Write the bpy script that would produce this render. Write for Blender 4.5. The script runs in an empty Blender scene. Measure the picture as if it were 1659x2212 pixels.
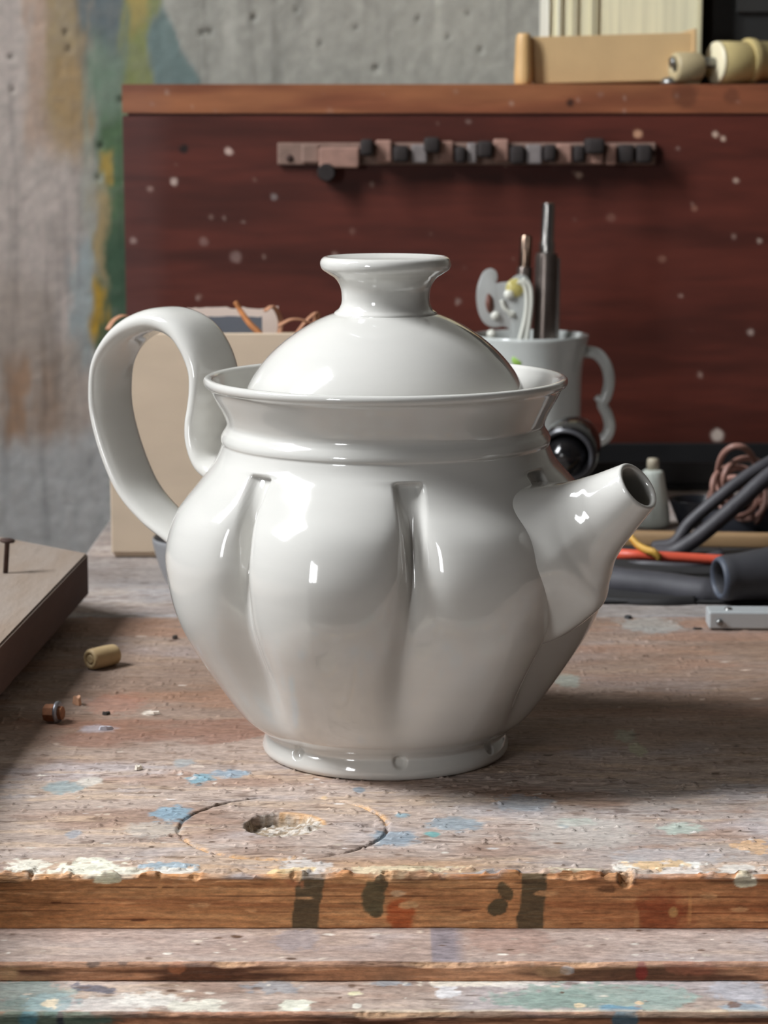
import bpy, bmesh, math, random
import numpy as np
from mathutils import Vector, Matrix

random.seed(4); RS = np.random.RandomState(11)
scn = bpy.context.scene
COL = scn.collection

# ------------------------------------------------------------------ camera
F_PX, PITCH, CAM_H = 5000.0, math.radians(9.4), 0.2178
cd = bpy.data.cameras.new('camera'); cam = bpy.data.objects.new('camera', cd); COL.objects.link(cam)
cam.location = (0, -0.8, CAM_H); cam.rotation_euler = (math.pi/2 - PITCH, 0, 0)
cd.sensor_fit = 'HORIZONTAL'; cd.sensor_width = 36.0; cd.lens = 36.0*F_PX/1659.0
cd.clip_start = 0.01; cd.dof.use_dof = True; cd.dof.focus_distance = 0.725; cd.dof.aperture_fstop = 38.0
scn.camera = cam
# ------------------------------------------------------------------ world, daylight, exposure
w = bpy.data.worlds.new('world'); scn.world = w; w.use_nodes = True
bg = w.node_tree.nodes['Background']; bg.inputs[0].default_value = (0.93, 0.96, 1.0, 1); bg.inputs[1].default_value = 0.04
def area(name, loc, rot, sx, sy, power, col):
    l = bpy.data.lights.new(name, 'AREA'); l.shape = 'RECTANGLE'; l.size = sx; l.size_y = sy; l.energy = power; l.color = col
    o = bpy.data.objects.new(name, l); COL.objects.link(o); o.location = loc; o.rotation_euler = rot; return o
# daylight of the window in the left wall (the light sits just outside its opening)
area('window_daylight', (-1.10, -0.10, 1.26), (0, -math.pi/2, 0), 1.24, 0.46, 116, (0.93, 0.96, 1.0))
# daylight of the small far window, further along the same wall
area('far_window_daylight', (-1.10, -1.70, 0.42), (0, -math.pi/2, 0), 0.75, 0.70, 44, (0.95, 0.97, 1.0))
vs = scn.view_settings; vs.view_transform = 'Standard'; vs.look = 'None'; vs.gamma = 1.0; vs.use_curve_mapping = False
vs.exposure = 0.0

# ------------------------------------------------------------------ helpers: measuring the place
C0 = np.array([0, -.8, CAM_H]); FW = np.array([0, math.cos(PITCH), -math.sin(PITCH)]); UP = np.array([0, math.sin(PITCH), math.cos(PITCH)])
def ray(x, y): return FW*F_PX + np.array([1, 0, 0.])*(x-829.5) - UP*(y-1106)
def atz(x, y, z=0.0): d = ray(x, y); return C0 + d*((z-C0[2])/d[2])       # point at height z
def aty(x, y, Y): d = ray(x, y); return C0 + d*((Y-C0[1])/d[1])            # point at distance Y
def pxs(Y): return (0.8+Y)/F_PX                                            # metres per pixel there

def lin(r, g, b):
    def c(v):
        v /= 255.0
        return v/12.92 if v <= .04045 else ((v+.055)/1.055)**2.4
    return (c(r), c(g), c(b))

# numpy value noise
_T = RS.rand(256, 256)
def vnoise(x, y):
    x = np.asarray(x, float); y = np.asarray(y, float)
    xi = np.floor(x).astype(int); yi = np.floor(y).astype(int); fx = x-xi; fy = y-yi
    fx = fx*fx*(3-2*fx); fy = fy*fy*(3-2*fy)
    a = _T[xi & 255, yi & 255]; b = _T[(xi+1) & 255, yi & 255]; c = _T[xi & 255, (yi+1) & 255]; d = _T[(xi+1) & 255, (yi+1) & 255]
    return (a*(1-fx)+b*fx)*(1-fy)+(c*(1-fx)+d*fx)*fy
def fbm(x, y, o=4):
    s = 0; a = .5; t = 0
    for i in range(o):
        s = s+a*vnoise(x+i*17.3, y+i*9.1); t += a; a *= .5; x = x*2.03; y = y*2.03
    return s/t
def sst(a, b, x):
    t = np.clip((x-a)/(b-a), 0, 1); return t*t*(3-2*t)

# ------------------------------------------------------------------ helpers: materials
def mat(name, col, rough=.5, metal=0.0, coat=0.0, vary=0.0, vscale=60.0, stretch=(1, 1, 1), bump=0.0, bscale=200.0,
        attr=False, trans=0.0, col2=None, spec=.5, sss=0.0, rvary=0.0, speck=0.0, sscale=900.0, sstretch=(.5, 1, 1)):
    m = bpy.data.materials.new(name); m.use_nodes = True; nt = m.node_tree; N = nt.nodes; L = nt.links
    b = N['Principled BSDF']; b.inputs['Roughness'].default_value = rough; b.inputs['Metallic'].default_value = metal
    b.inputs['Coat Weight'].default_value = coat; b.inputs['Coat Roughness'].default_value = .05
    b.inputs['Transmission Weight'].default_value = trans; b.inputs['Specular IOR Level'].default_value = spec
    if sss: b.inputs['Subsurface Weight'].default_value = sss; b.inputs['Subsurface Radius'].default_value = (.004, .003, .002)
    tc = N.new('ShaderNodeTexCoord'); mp = N.new('ShaderNodeMapping'); mp.inputs['Scale'].default_value = stretch
    L.new(tc.outputs['Object'], mp.inputs['Vector'])
    nz = N.new('ShaderNodeTexNoise'); nz.inputs['Scale'].default_value = vscale; nz.inputs['Detail'].default_value = 5
    L.new(mp.outputs[0], nz.inputs['Vector'])
    src = None
    if attr:
        a = N.new('ShaderNodeAttribute'); a.attribute_name = 'pigment'; src = a.outputs['Color']
    else:
        r = N.new('ShaderNodeRGB'); r.outputs[0].default_value = (*col, 1); src = r.outputs[0]
    if col2:
        mx = N.new('ShaderNodeMixRGB'); mx.inputs[2].default_value = (*col2, 1)
        mr = N.new('ShaderNodeMapRange'); mr.inputs[1].default_value = .4; mr.inputs[2].default_value = .62
        L.new(nz.outputs['Fac'], mr.inputs[0]); L.new(mr.outputs[0], mx.inputs[0]); L.new(src, mx.inputs[1]); src = mx.outputs[0]
    if vary:
        mr = N.new('ShaderNodeMapRange'); mr.inputs[1].default_value = .25; mr.inputs[2].default_value = .75
        mr.inputs[3].default_value = 1-vary; mr.inputs[4].default_value = 1+vary
        L.new(nz.outputs['Fac'], mr.inputs[0])
        mu = N.new('ShaderNodeVectorMath'); mu.operation = 'SCALE'; L.new(src, mu.inputs[0]); L.new(mr.outputs[0], mu.inputs['Scale']); src = mu.outputs[0]
    if speck:
        m3 = N.new('ShaderNodeMapping'); m3.inputs['Scale'].default_value = sstretch; L.new(tc.outputs['Object'], m3.inputs['Vector'])
        n3 = N.new('ShaderNodeTexNoise'); n3.inputs['Scale'].default_value = sscale; n3.inputs['Detail'].default_value = 7; n3.inputs['Roughness'].default_value = .7
        L.new(m3.outputs[0], n3.inputs['Vector'])
        mr = N.new('ShaderNodeMapRange'); mr.inputs[1].default_value = .3; mr.inputs[2].default_value = .7; mr.inputs[3].default_value = 1-speck; mr.inputs[4].default_value = 1+speck
        L.new(n3.outputs['Fac'], mr.inputs[0]); mu = N.new('ShaderNodeVectorMath'); mu.operation = 'SCALE'; L.new(src, mu.inputs[0]); L.new(mr.outputs[0], mu.inputs['Scale']); src = mu.outputs[0]
    L.new(src, b.inputs['Base Color'])
    if rvary:
        mr = N.new('ShaderNodeMapRange'); mr.inputs[3].default_value = max(0, rough-rvary); mr.inputs[4].default_value = rough+rvary
        L.new(nz.outputs['Fac'], mr.inputs[0]); L.new(mr.outputs[0], b.inputs['Roughness'])
    if bump:
        n2 = N.new('ShaderNodeTexNoise'); n2.inputs['Scale'].default_value = bscale; n2.inputs['Detail'].default_value = 6
        L.new(mp.outputs[0], n2.inputs['Vector'])
        bp = N.new('ShaderNodeBump'); bp.inputs['Strength'].default_value = bump; bp.inputs['Distance'].default_value = .001
        L.new(n2.outputs['Fac'], bp.inputs['Height']); L.new(bp.outputs[0], b.inputs['Normal'])
    return m

# ------------------------------------------------------------------ helpers: meshes (world coordinates in, stored relative to the thing's base)
class Thing:
    def __init__(s, name, loc, label=None, cat=None, group=None, kind=None):
        s.org = np.array(loc, float); s.o = bpy.data.objects.new(name, None); COL.objects.link(s.o); s.o.location = loc
        s.o.empty_display_size = .01; tag(s.o, label, cat, group, kind)
def tag(o, label=None, cat=None, group=None, kind=None):
    for k, v in (('label', label), ('category', cat), ('group', group), ('kind', kind)):
        if v: o[k] = v
    return o
def build(name, V, Fc, m, parent=None, org=None, smooth=True, pigment=None, sharp=None):
    """parent: Thing or (mesh object, Thing) for a sub-part; org: base for a top-level mesh"""
    V = np.asarray(V, float)
    th = parent[1] if isinstance(parent, tuple) else parent
    if th is not None: o0 = th.org
    elif org is not None: o0 = np.array(org, float)
    else: o0 = np.array([(V[:, 0].min()+V[:, 0].max())/2, (V[:, 1].min()+V[:, 1].max())/2, V[:, 2].min()])
    me = bpy.data.meshes.new(name)
    if isinstance(Fc, np.ndarray):
        me.vertices.add(len(V)); me.vertices.foreach_set('co', (V-o0).ravel())
        n, k = Fc.shape; me.loops.add(n*k); me.loops.foreach_set('vertex_index', Fc.ravel().astype(np.int32))
        me.polygons.add(n); me.polygons.foreach_set('loop_start', np.arange(0, n*k, k, dtype=np.int32))
        me.update(calc_edges=True)
    else:
        me.from_pydata([tuple(v) for v in (V-o0)], [], [tuple(int(i) for i in f) for f in Fc]); me.update()
    me.polygons.foreach_set('use_smooth', [bool(smooth)]*len(me.polygons))
    if pigment is not None:
        at = me.color_attributes.new('pigment', 'FLOAT_COLOR', 'POINT')
        c = np.ones((len(V), 4)); c[:, :3] = pigment; at.data.foreach_set('color', c.ravel())
    me.materials.append(m); me.validate()
    if sharp: me.set_sharp_from_angle(angle=math.radians(sharp))
    ob = bpy.data.objects.new(name, me); COL.objects.link(ob)
    if isinstance(parent, tuple): ob.parent = parent[0]
    elif th is not None: ob.parent = th.o
    else: ob.location = o0
    return ob
def grid_faces(nu, nv, wrap_u=False, off=0):
    i = np.arange(nu if wrap_u else nu-1)[:, None]; j = np.arange(nv-1)[None, :]
    i2 = (i+1) % nu
    f = np.stack([i*nv+j, i2*nv+j, i2*nv+j+1, i*nv+j+1], -1).reshape(-1, 4)
    return f+off
def catmull(P, n=12, closed=False):
    P = np.asarray(P, float); out = []
    m = len(P)
    for i in range(m if closed else m-1):
        if closed: a, b, c, d = P[(i-1) % m], P[i], P[(i+1) % m], P[(i+2) % m]
        else: b, c = P[i], P[i+1]; a = P[i-1] if i else 2*b-c; d = P[i+2] if i+2 < m else 2*c-b
        # centripetal parameters
        t0 = 0; t1 = t0+max(np.linalg.norm(b-a), 1e-9)**.5; t2 = t1+max(np.linalg.norm(c-b), 1e-9)**.5; t3 = t2+max(np.linalg.norm(d-c), 1e-9)**.5
        t = np.linspace(t1, t2, n, endpoint=False)[:, None]
        A1 = (t1-t)/(t1-t0)*a+(t-t0)/(t1-t0)*b; A2 = (t2-t)/(t2-t1)*b+(t-t1)/(t2-t1)*c; A3 = (t3-t)/(t3-t2)*c+(t-t2)/(t3-t2)*d
        B1 = (t2-t)/(t2-t0)*A1+(t-t0)/(t2-t0)*A2; B2 = (t3-t)/(t3-t1)*A2+(t-t1)/(t3-t1)*A3
        out.append((t2-t)/(t2-t1)*B1+(t-t1)/(t2-t1)*B2)
    if not closed: out.append(P[-1:])
    return np.concatenate(out)
def lathe(prof, n=64, c=(0, 0, 0), axis=None):
    prof = np.asarray(prof, float); th = np.linspace(0, 2*math.pi, n, endpoint=False)
    V = np.stack([np.outer(np.cos(th), prof[:, 0]), np.outer(np.sin(th), prof[:, 0]), np.outer(np.ones(n), prof[:, 1])], -1).reshape(-1, 3)
    if axis is not None:
        R = np.array(Vector(axis).normalized().to_track_quat('Z', 'Y').to_matrix()); V = V @ R.T
    return V+np.array(c), grid_faces(n, len(prof), True)
def tube(P, r, n=10, flat=1.0, up=None, caps=True):
    """round tube along P (radius r or list); flat scales the second axis"""
    P = np.asarray(P, float); m = len(P); r = np.broadcast_to(np.asarray(r, float), (m,))
    T = np.gradient(P, axis=0); T /= np.linalg.norm(T, axis=1)[:, None]+1e-12
    a = np.array(up if up is not None else (0, 0, 1.)); 
    if abs(T[0] @ a) > .95: a = np.array([1., 0, 0])
    u = a-T[0]*(a @ T[0]); u /= np.linalg.norm(u); V = []
    for i in range(m):
        u = u-T[i]*(u @ T[i]); u /= np.linalg.norm(u); v = np.cross(T[i], u)
        for k in range(n):
            t = 2*math.pi*k/n; V.append(P[i]+r[i]*(math.cos(t)*u*flat+math.sin(t)*v))
    Fc = [(i*n+k, i*n+(k+1) % n, (i+1)*n+(k+1) % n, (i+1)*n+k) for i in range(m-1) for k in range(n)]
    if caps: Fc += [tuple(range(n))[::-1], tuple((m-1)*n+k for k in range(n))]
    return np.array(V), Fc
def box(x0, x1, y0, y1, z0, z1, bev=.0006, seg=2, M=None):
    bm = bmesh.new(); bmesh.ops.create_cube(bm, size=1)
    for v in bm.verts: v.co = Vector(((x0+x1)/2+v.co.x*(x1-x0), (y0+y1)/2+v.co.y*(y1-y0), (z0+z1)/2+v.co.z*(z1-z0)))
    if bev: bmesh.ops.bevel(bm, geom=bm.edges[:], offset=bev, segments=seg, profile=.5, affect='EDGES')
    V = np.array([v.co[:] for v in bm.verts]); Fc = [[v.index for v in f.verts] for f in bm.faces]; bm.free()
    if M is not None: V = (np.array(M)[:3, :3] @ V.T).T+np.array(M)[:3, 3]
    return V, Fc
def join(*parts):
    V = []; Fc = []; o = 0
    for v, f in parts:
        V.append(np.asarray(v)); Fc += [[int(i)+o for i in q] for q in (f.tolist() if isinstance(f, np.ndarray) else f)]; o += len(v)
    return np.concatenate(V), Fc
def prism(poly, y0, y1, bev=0.0):
    """outline in x-z pushed out along y"""
    bm = bmesh.new(); vs_ = [bm.verts.new((p[0], y0, p[1])) for p in poly]; f = bm.faces.new(vs_)
    e = bmesh.ops.extrude_face_region(bm, geom=[f]); 
    for v in e['geom']:
        if isinstance(v, bmesh.types.BMVert): v.co.y = y1
    bmesh.ops.recalc_face_normals(bm, faces=bm.faces[:])
    if bev:
        ed = [x for x in bm.edges if len(x.link_faces) == 2 and x.calc_face_angle(0) > .7]
        bmesh.ops.bevel(bm, geom=ed, offset=bev, segments=2, profile=.5, affect='EDGES')
    bm.verts.index_update()
    V = np.array([v.co[:] for v in bm.verts]); Fc = [[v.index for v in f.verts] for f in bm.faces]; bm.free(); return V, Fc
def rotz(a, c=(0, 0, 0)):
    c = Vector(c); return Matrix.Translation(c) @ Matrix.Rotation(a, 4, 'Z') @ Matrix.Translation(-c)
def xf(VF, M):
    V, Fc = VF; M = np.array(M); return (M[:3, :3] @ np.asarray(V).T).T+M[:3, 3], Fc

# ================================================================== THE SETTING
# ---- back wall: concrete with old paint (pigment laid out on the wall itself)
WY = 0.95
def wall_back():
    xs = np.concatenate([np.linspace(-2.4, -.34, 12)[:-1], np.arange(-.34, .32, .0022), np.linspace(.32, 2.4, 12)])
    zs = np.concatenate([np.linspace(-.85, -.14, 8)[:-1], np.arange(-.14, .40, .0024), np.linspace(.40, 2.5, 10)])
    X, Z = np.meshgrid(xs, zs, indexing='ij')
    k = pxs(WY)
    c0 = aty(0, 0, WY); s = 1/(aty(1, 0, WY)[0]-c0[0]); PX = (X-c0[0])*s; PY = -(Z-c0[2])*s*1.0   # wall measured in photo units
    n1 = fbm(PX/60, PY/200, 5); n2 = fbm(PX/25+9, PY/90+3, 4); n3 = fbm(PX/14, PY/14, 4)
    wx = PX+(n2-.5)*55; wy = PY+(n1-.5)*120
    col = np.empty(X.shape+(3,)); base = np.array(lin(162, 160, 150)); col[:] = base
    # light vertical bands in the bare concrete
    b = sst(.45, .7, fbm(PX/45+4, PY/900+1, 3))[..., None]; col = col*(1+.22*(b-.4))
    def put(c, a):
        nonlocal col
        a = np.clip(a, 0, 1)[..., None]; col = col*(1-a)+np.array(lin(*c))*a
    def band(x0, x1, y0, y1, c, al=1., sx=16, sy=50):
        a = sst(x0-sx, x0+sx, wx)*(1-sst(x1-sx, x1+sx, wx))*sst(y0-sy, y0+sy, wy)*(1-sst(y1-sy, y1+sy, wy))
        put(c, a*al*(.75+.5*n3))
    band(-900, 200, -900, 2000, (190, 177, 168), .9, 20)          # pinkish lime wash
    band(55, 118, -300, 330, (176, 150, 130), .8)
    band(100, 190, -300, 300, (150, 132, 98), .85)
    band(115, 185, 120, 330, (166, 136, 94), .6, 14, 40)
    band(-300, 90, 600, 760, (164, 150, 138), .7)
    band(178, 270, -400, 130, (96, 106, 108), .9)
    band(190, 272, 100, 330, (112, 132, 112), .9)
    band(262, 332, -60, 240, (128, 134, 84), .9, 10, 30)
    band(272, 312, -200, 70, (166, 146, 88), .8, 8, 20)
    a = sst(322, 340, wx)*(1-sst(0, 14, (PX-(330+PY*.52))+(n2-.5)*30)); put((98, 120, 118), a*.85*sst(-80, 80, PY+40))
    band(205, 300, 230, 640, (84, 108, 76), .95, 12, 40)
    band(195, 300, 480, 1200, (62, 88, 66), .95, 14, 60)
    band(170, 212, 330, 620, (140, 150, 138), .5, 12)
    band(208, 238, 310, 370, (168, 142, 72), .95, 6, 12)
    band(192, 218, 380, 600, (164, 142, 100), .85, 8, 30)
    band(176, 210, 620, 740, (176, 140, 48), .95, 7, 20)
    band(140, 186, 520, 800, (152, 164, 164), .8, 10, 30)
    band(-100, 165, 740, 980, (158, 142, 128), .7, 20, 40)
    band(-10, 40, 780, 960, (160, 122, 90), .7, 12, 40)
    band(60, 110, 800, 950, (150, 120, 96), .5, 14, 40)
    band(-400, 230, 960, 1700, (178, 177, 174), .95, 20, 40)
    # grey drips and pits
    col *= (1-.22*sst(.55, .8, fbm(PX/18+31, PY/260, 4)))[..., None]
    col *= (.88+.24*n3)[..., None]
    Yd = np.zeros_like(X)
    pits = [(548, 36, 9), (452, 66, 7), (812, 145, 7), (968, 80, 6), (1010, 30, 6), (690, 92, 5), (905, 40, 5), (640, 20, 5), (258, 212, 8), (203, 380, 8), (210, 312, 7), (20, 120, 7), (22, 190, 6), (140, 70, 7), (145, 105, 7), (128, 145, 6), (435, 70, 8), (1040, 105, 5), (770, 60, 5)]
    for (x, y, r) in pits:
        d = np.hypot(PX-x, PY-y)+(n3-.5)*6; a = 1-sst(r*.2, r*1.2, d); Yd += a*.004; put((84, 82, 76), a*.55)
    V = np.stack([X, WY+Yd+(n3-.5)*.0012, Z], -1).reshape(-1, 3)
    m = mat('painted_concrete', (1, 1, 1), .85, attr=True, vary=.12, vscale=90, bump=.35, bscale=260)
    o = build('wall_back', V, grid_faces(len(xs), len(zs)), m, org=(0, WY, -.85), pigment=col.reshape(-1, 3))
    return tag(o, 'grey concrete back wall with old green, ochre and pink paint', None, None, 'structure')
wall_back()
plaster = mat('plaster', lin(78, 70, 62), .9, vary=.1, vscale=6, bump=.3, bscale=80)  # dark tone so ceiling and left wall bounce less light
dim = mat('dim_plaster', lin(70, 62, 56), .9, vary=.12, vscale=5, bump=.3, bscale=80)
def slab(name, b, m, label):
    V, Fc = box(*b, bev=0); o = build(name, V, Fc, m, smooth=False); return tag(o, label, None, None, 'structure')
slab('floor', (-1.0, 1.9, -2.6, .95, -.90, -.85), mat('screed', lin(84, 76, 70), .8, vary=.15, vscale=4), 'grey screed workshop floor')
slab('ceiling', (-1.0, 1.9, -2.6, .95, 2.5, 2.55), plaster, 'dark plaster ceiling')
slab('wall_right', (1.9, 1.98, -2.6, .95, -.85, 2.5), dim, 'dim right side wall')
# left wall with one window
wy0, wy1, wz0, wz1 = -.31, .11, .68, 1.84
V, Fc = join(box(-1.08, -1.0, -2.6, -2.0, -.85, 2.5, 0), box(-1.08, -1.0, -2.0, -1.4, -.85, .10, 0), box(-1.08, -1.0, -2.0, -1.4, .75, 2.5, 0), box(-1.08, -1.0, -1.4, wy0, -.85, 2.5, 0), box(-1.08, -1.0, wy1, .95, -.85, 2.5, 0), box(-1.08, -1.0, wy0, wy1, -.85, wz0, 0), box(-1.08, -1.0, wy0, wy1, wz1, 2.5, 0))
tag(build('wall_left', V, Fc, plaster, smooth=False), 'left side wall with the daylight window', None, None, 'structure')
win = Thing('window_1', (-1.04, (wy0+wy1)/2, wz0), 'white wooden window in the left wall', None, None, 'structure')
white_paint = mat('window_paint', lin(215, 212, 204), .5, vary=.05)
for nm, b in (('frame', (-1.07, -1.03, wy0, wy0+.04, wz0, wz1)), ('frame', (-1.07, -1.03, wy1-.04, wy1, wz0, wz1)), ('frame', (-1.07, -1.03, wy0+.04, wy1-.04, wz0, wz0+.04)),
              ('frame', (-1.07, -1.03, wy0+.04, wy1-.04, wz1-.04, wz1)), ('mullion', (-1.06, -1.035, -.112, -.088, wz0+.04, wz1-.04)), ('glazing_bar', (-1.058, -1.037, wy0+.04, -.1125, 1.30, 1.32)), ('glazing_bar', (-1.058, -1.037, -.0875, wy1-.04, 1.30, 1.32))):
    V, Fc = box(*b, bev=.003); build(nm, V, Fc, white_paint, win, smooth=False)

win = Thing('window_2', (-1.04, -1.7, .10), 'small white wooden window further along the left wall', None, None, 'structure')
for nm, b in (('frame', (-1.07, -1.03, -2.0, -1.96, .10, .75)), ('frame', (-1.07, -1.03, -1.44, -1.40, .10, .75)), ('frame', (-1.07, -1.03, -1.96, -1.44, .10, .14)), ('frame', (-1.07, -1.03, -1.96, -1.44, .71, .75)), ('mullion', (-1.06, -1.035, -1.715, -1.685, .14, .71))):
    V, Fc = box(*b, bev=.003); build(nm, V, Fc, white_paint, win, smooth=False)

# ================================================================== THE WORKBENCH
YF1 = atz(829, 1890)[1]; Z1 = aty(829, 2005, YF1)[2]; YF2 = atz(829, 2079, Z1)[1]; Z2 = aty(829, 2118, YF2)[2]; YF3 = atz(829, 2187, Z2)[1]
YB = atz(829, 1333)[1]; XL = -.1550
bench = Thing('workbench', (.2, .3, -.85), 'weathered wooden workbench with paint spots, scored circle and stepped front edge', 'workbench')

class Pig:
    """pigment of a surface: u, v are real coordinates of the face (metres)"""
    def __init__(s, u, v, base): s.u, s.v = u, v; s.c = np.empty(u.shape+(3,)); s.c[:] = base
    def put(s, c, a): a = np.clip(a, 0, 1)[..., None]; s.c = s.c*(1-a)+np.array(lin(*c))*a
    def blob(s, cu, cv, ru, rv, c, al=1., rag=.5, edge=.25, freq=420, seed=0., ang=0.):
        du = s.u-cu; dv = s.v-cv
        m = (np.abs(du) < ru*2.5+.004) & (np.abs(dv) < rv*2.5+.004)
        if not m.any(): return
        du, dv = du[m], dv[m]
        if ang: du, dv = du*math.cos(ang)+dv*math.sin(ang), -du*math.sin(ang)+dv*math.cos(ang)
        d = np.hypot(du/ru, dv/rv)+(fbm(s.u[m]*freq+seed, s.v[m]*freq+seed*1.7, 4)-.5)*2*rag
        a = (1-sst(1-edge, 1+edge, d))*al
        s.c[m] = s.c[m]*(1-a[:, None])+np.array(lin(*c))*a[:, None]

def board(name, x_fine, x_hi, yb, yf, zt, th, ystep, yfine_to, pig_fn, disp_fn, chip, m, zbot_n=40, xstep=.0005, seed=0.):
    xs = np.concatenate([np.arange(XL, x_fine, xstep), np.linspace(x_fine, x_hi, 160)]) if x_hi > x_fine else np.arange(XL, x_hi, xstep)
    ys = []; y = yf+.0012; st = ystep
    while y < yb: ys.append(y); st = ystep if y < yfine_to else min(st*1.02, ystep*3.2); y += st
    ys.append(yb); ys = np.array(ys[::-1])
    arc = [(yf+.0012-.0012*math.sin(t), zt-.0012+.0012*math.cos(t)) for t in np.linspace(.25, math.pi/2, 5)]
    zsn = np.linspace(zt-.0015, zt-th, zbot_n)
    path = [(y, zt, 0.) for y in ys]+[(a, b, .5) for a, b in arc]+[(yf, z, 1.) for z in zsn]+[(yf+.004, zt-th-.0002, 2.), (yb, zt-th-.0002, 2.)]
    path = np.array(path); n = len(path)
    X = np.repeat(xs[:, None], n, 1); Y = np.repeat(path[None, :, 0], len(xs), 0); Z = np.repeat(path[None, :, 1], len(xs), 0); K = np.repeat(path[None, :, 2], len(xs), 0)
    top = K <= .5; front = (K >= .5) & (K < 1.5)
    dz = np.where(top, (fbm(X*90+seed, Y*500+seed, 4)-.5)*.0006, 0); dy = np.where(front, (fbm(X*70+seed, Z*900+seed, 4)-.5)*.0007, 0)
    c = chip(xs)[:, None]; de = np.maximum(Y-yf, 0)+np.maximum(zt-Z, 0)
    pull = np.where(K < 1.5, np.maximum(0, c-de), 0)*(.6+.8*fbm(X*900, (Y+Z)*900, 2))
    P0 = (X, Y, Z, K)
    Zd = Z+dz-pull*.6; Yd = Y+dy+pull*.6
    if disp_fn is not None: Zd = Zd+np.where(top, disp_fn(X, Y), 0)
    col = pig_fn(X, Y, Z, K, pull)
    V = np.stack([X, Yd, Zd], -1); e0 = V[:1].copy(); e1 = V[-1:].copy(); e0[..., 2] = e1[..., 2] = zt-th/2     # closed board ends
    V = np.concatenate([e0, V, e1]); col = np.concatenate([col[:1], col, col[-1:]])
    return build(name, V.reshape(-1, 3), np.ascontiguousarray(grid_faces(len(xs)+2, n)[:, ::-1]), m, bench, pigment=col.reshape(-1, 3))

wood_m = mat('weathered_wood', (1, 1, 1), .72, attr=True, vary=.16, vscale=300, stretch=(.25, 1, 1.6), bump=.8, bscale=600, spec=.25, speck=.34, sscale=700, sstretch=(.45, 1, 1.4))

def top_base(X, Y, seed=0., grey=0.):
    g1 = fbm(X*22+seed, Y*80+seed, 5); g2 = fbm(X*90+3+seed, Y*330+seed, 4); g3 = fbm(X*25+seed, Y*40+7, 4); g4 = fbm(X*420, Y*600+seed, 4)
    p = Pig(X, Y, lin(174, 156, 144))
    p.put((186, 170, 160), sst(.42, .66, g1)*.85)
    p.put((140, 104, 82), sst(.5, .72, fbm(X*18+8+seed, Y*50+2, 5))*.55)
    p.put((176, 170, 172), sst(.52, .72, g3)*.6)
    p.put((194, 168, 142), sst(.56, .74, fbm(X*30+21, Y*160+seed, 4))*.5)
    if grey: p.put((150, 147, 146), np.full(X.shape, grey)*(.7+.6*g3))
    p.c *= (.80+.42*g2)[..., None]; p.c *= (.84+.32*g4)[..., None]
    p.put((96, 74, 60), sst(.66, .76, fbm(X*130+5, Y*600+seed, 3))*.6)            # dark open grain
    return p
def specks(p, n, box_, cols, rmin, rmax, seed):
    r = np.random.RandomState(seed)
    for i in range(n):
        x = r.uniform(box_[0], box_[1]); y = r.uniform(box_[2], box_[3]); s = r.uniform(rmin, rmax)**1.0
        p.blob(x, y, s*r.uniform(.8, 2.2), s, cols[r.randint(len(cols))], r.uniform(.5, 1), .35, .35, 900, i*3.1)

# scored circle and worn hole
cc = atz(612, 1785); cr = .0330
hc = atz(613, 1782); hr = .0128
def top_disp(X, Y):
    d = np.hypot(X-cc[0], Y-cc[1]+.0005); a = np.arctan2(Y-cc[1], X-cc[0])
    wob = (fbm(a*6+3, a*0+2, 3)-.5)*.0009
    gw = np.where((a > -2.6) & (a < -1.0), .0007, .00055)
    z = -.0011*np.exp(-((d-cr-wob)/gw)**2)*(.45+.9*fbm(a*5+9, a*0, 3))
    h = np.hypot(X-hc[0], Y-hc[1])+(fbm(X*300, Y*300, 3)-.5)*.0022
    fill = sst(-.004, .012, X-hc[0]-.35*(Y-hc[1]))                                # debris fills the right and the front of the hole
    z += -(1-sst(hr-.0012, hr, h))*(.0042-.0042*.85*fill-.0015*(fbm(X*700, Y*700, 3)-.2))
    # gouge at the right of the circle
    g = np.hypot((X-(cc[0]+.0285))/.0055, (Y-(cc[1]+.001))/.0030)+(fbm(X*600, Y*600, 3)-.5)*.9
    z += -(1-sst(.6, 1.1, g))*.0012
    for (px, py, rx, ry, dp) in ((1445, 1752, .0022, .0013, .0012), (1530, 1823, .0014, .0010, .0014), (1068, 1705, .004, .002, .0007), (645, 1790, .006, .0016, -.0011), (690, 1800, .003, .0012, -.0009), (375, 1806, .0016, .0012, .0010), (1150, 1690, .004, .0016, .0008)):
        q = atz(px, py); g = np.hypot((X-q[0])/rx, (Y-q[1])/ry)+(fbm(X*500+px, Y*500, 3)-.5)*.8
        z += -(1-sst(.5, 1.1, g))*dp
    # crumbs and paint crust along the front
    cr_ = sst(YF1+.012, YF1+.001, Y)*sst(.52, .7, fbm(X*160+3, Y*500, 4)); z += cr_*.0012
    z += sst(.70, .82, fbm(X*420, Y*520+9, 3))*.0006
    return z
def blob_px(p, px, py, rx, ry, c, al=1., rag=.5, edge=.25, seed=0., ang=0., freq=420, Z=0.):
    q = atz(px, py, Z); a = atz(px+rx, py, Z); b = atz(px, py-ry, Z)
    p.blob(q[0], q[1], a[0]-q[0], b[1]-q[1], c, al, rag, edge, freq, seed or px*.13, ang)
def face_px(p, px, py, rx, ry, c, Yf, al=1., rag=.5, edge=.25, freq=420, ang=0.):
    q = aty(px, py, Yf); k = pxs(Yf); p.blob(q[0], q[2], rx*k, ry*k, c, al, rag, edge, freq, px*.17, ang)

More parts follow.
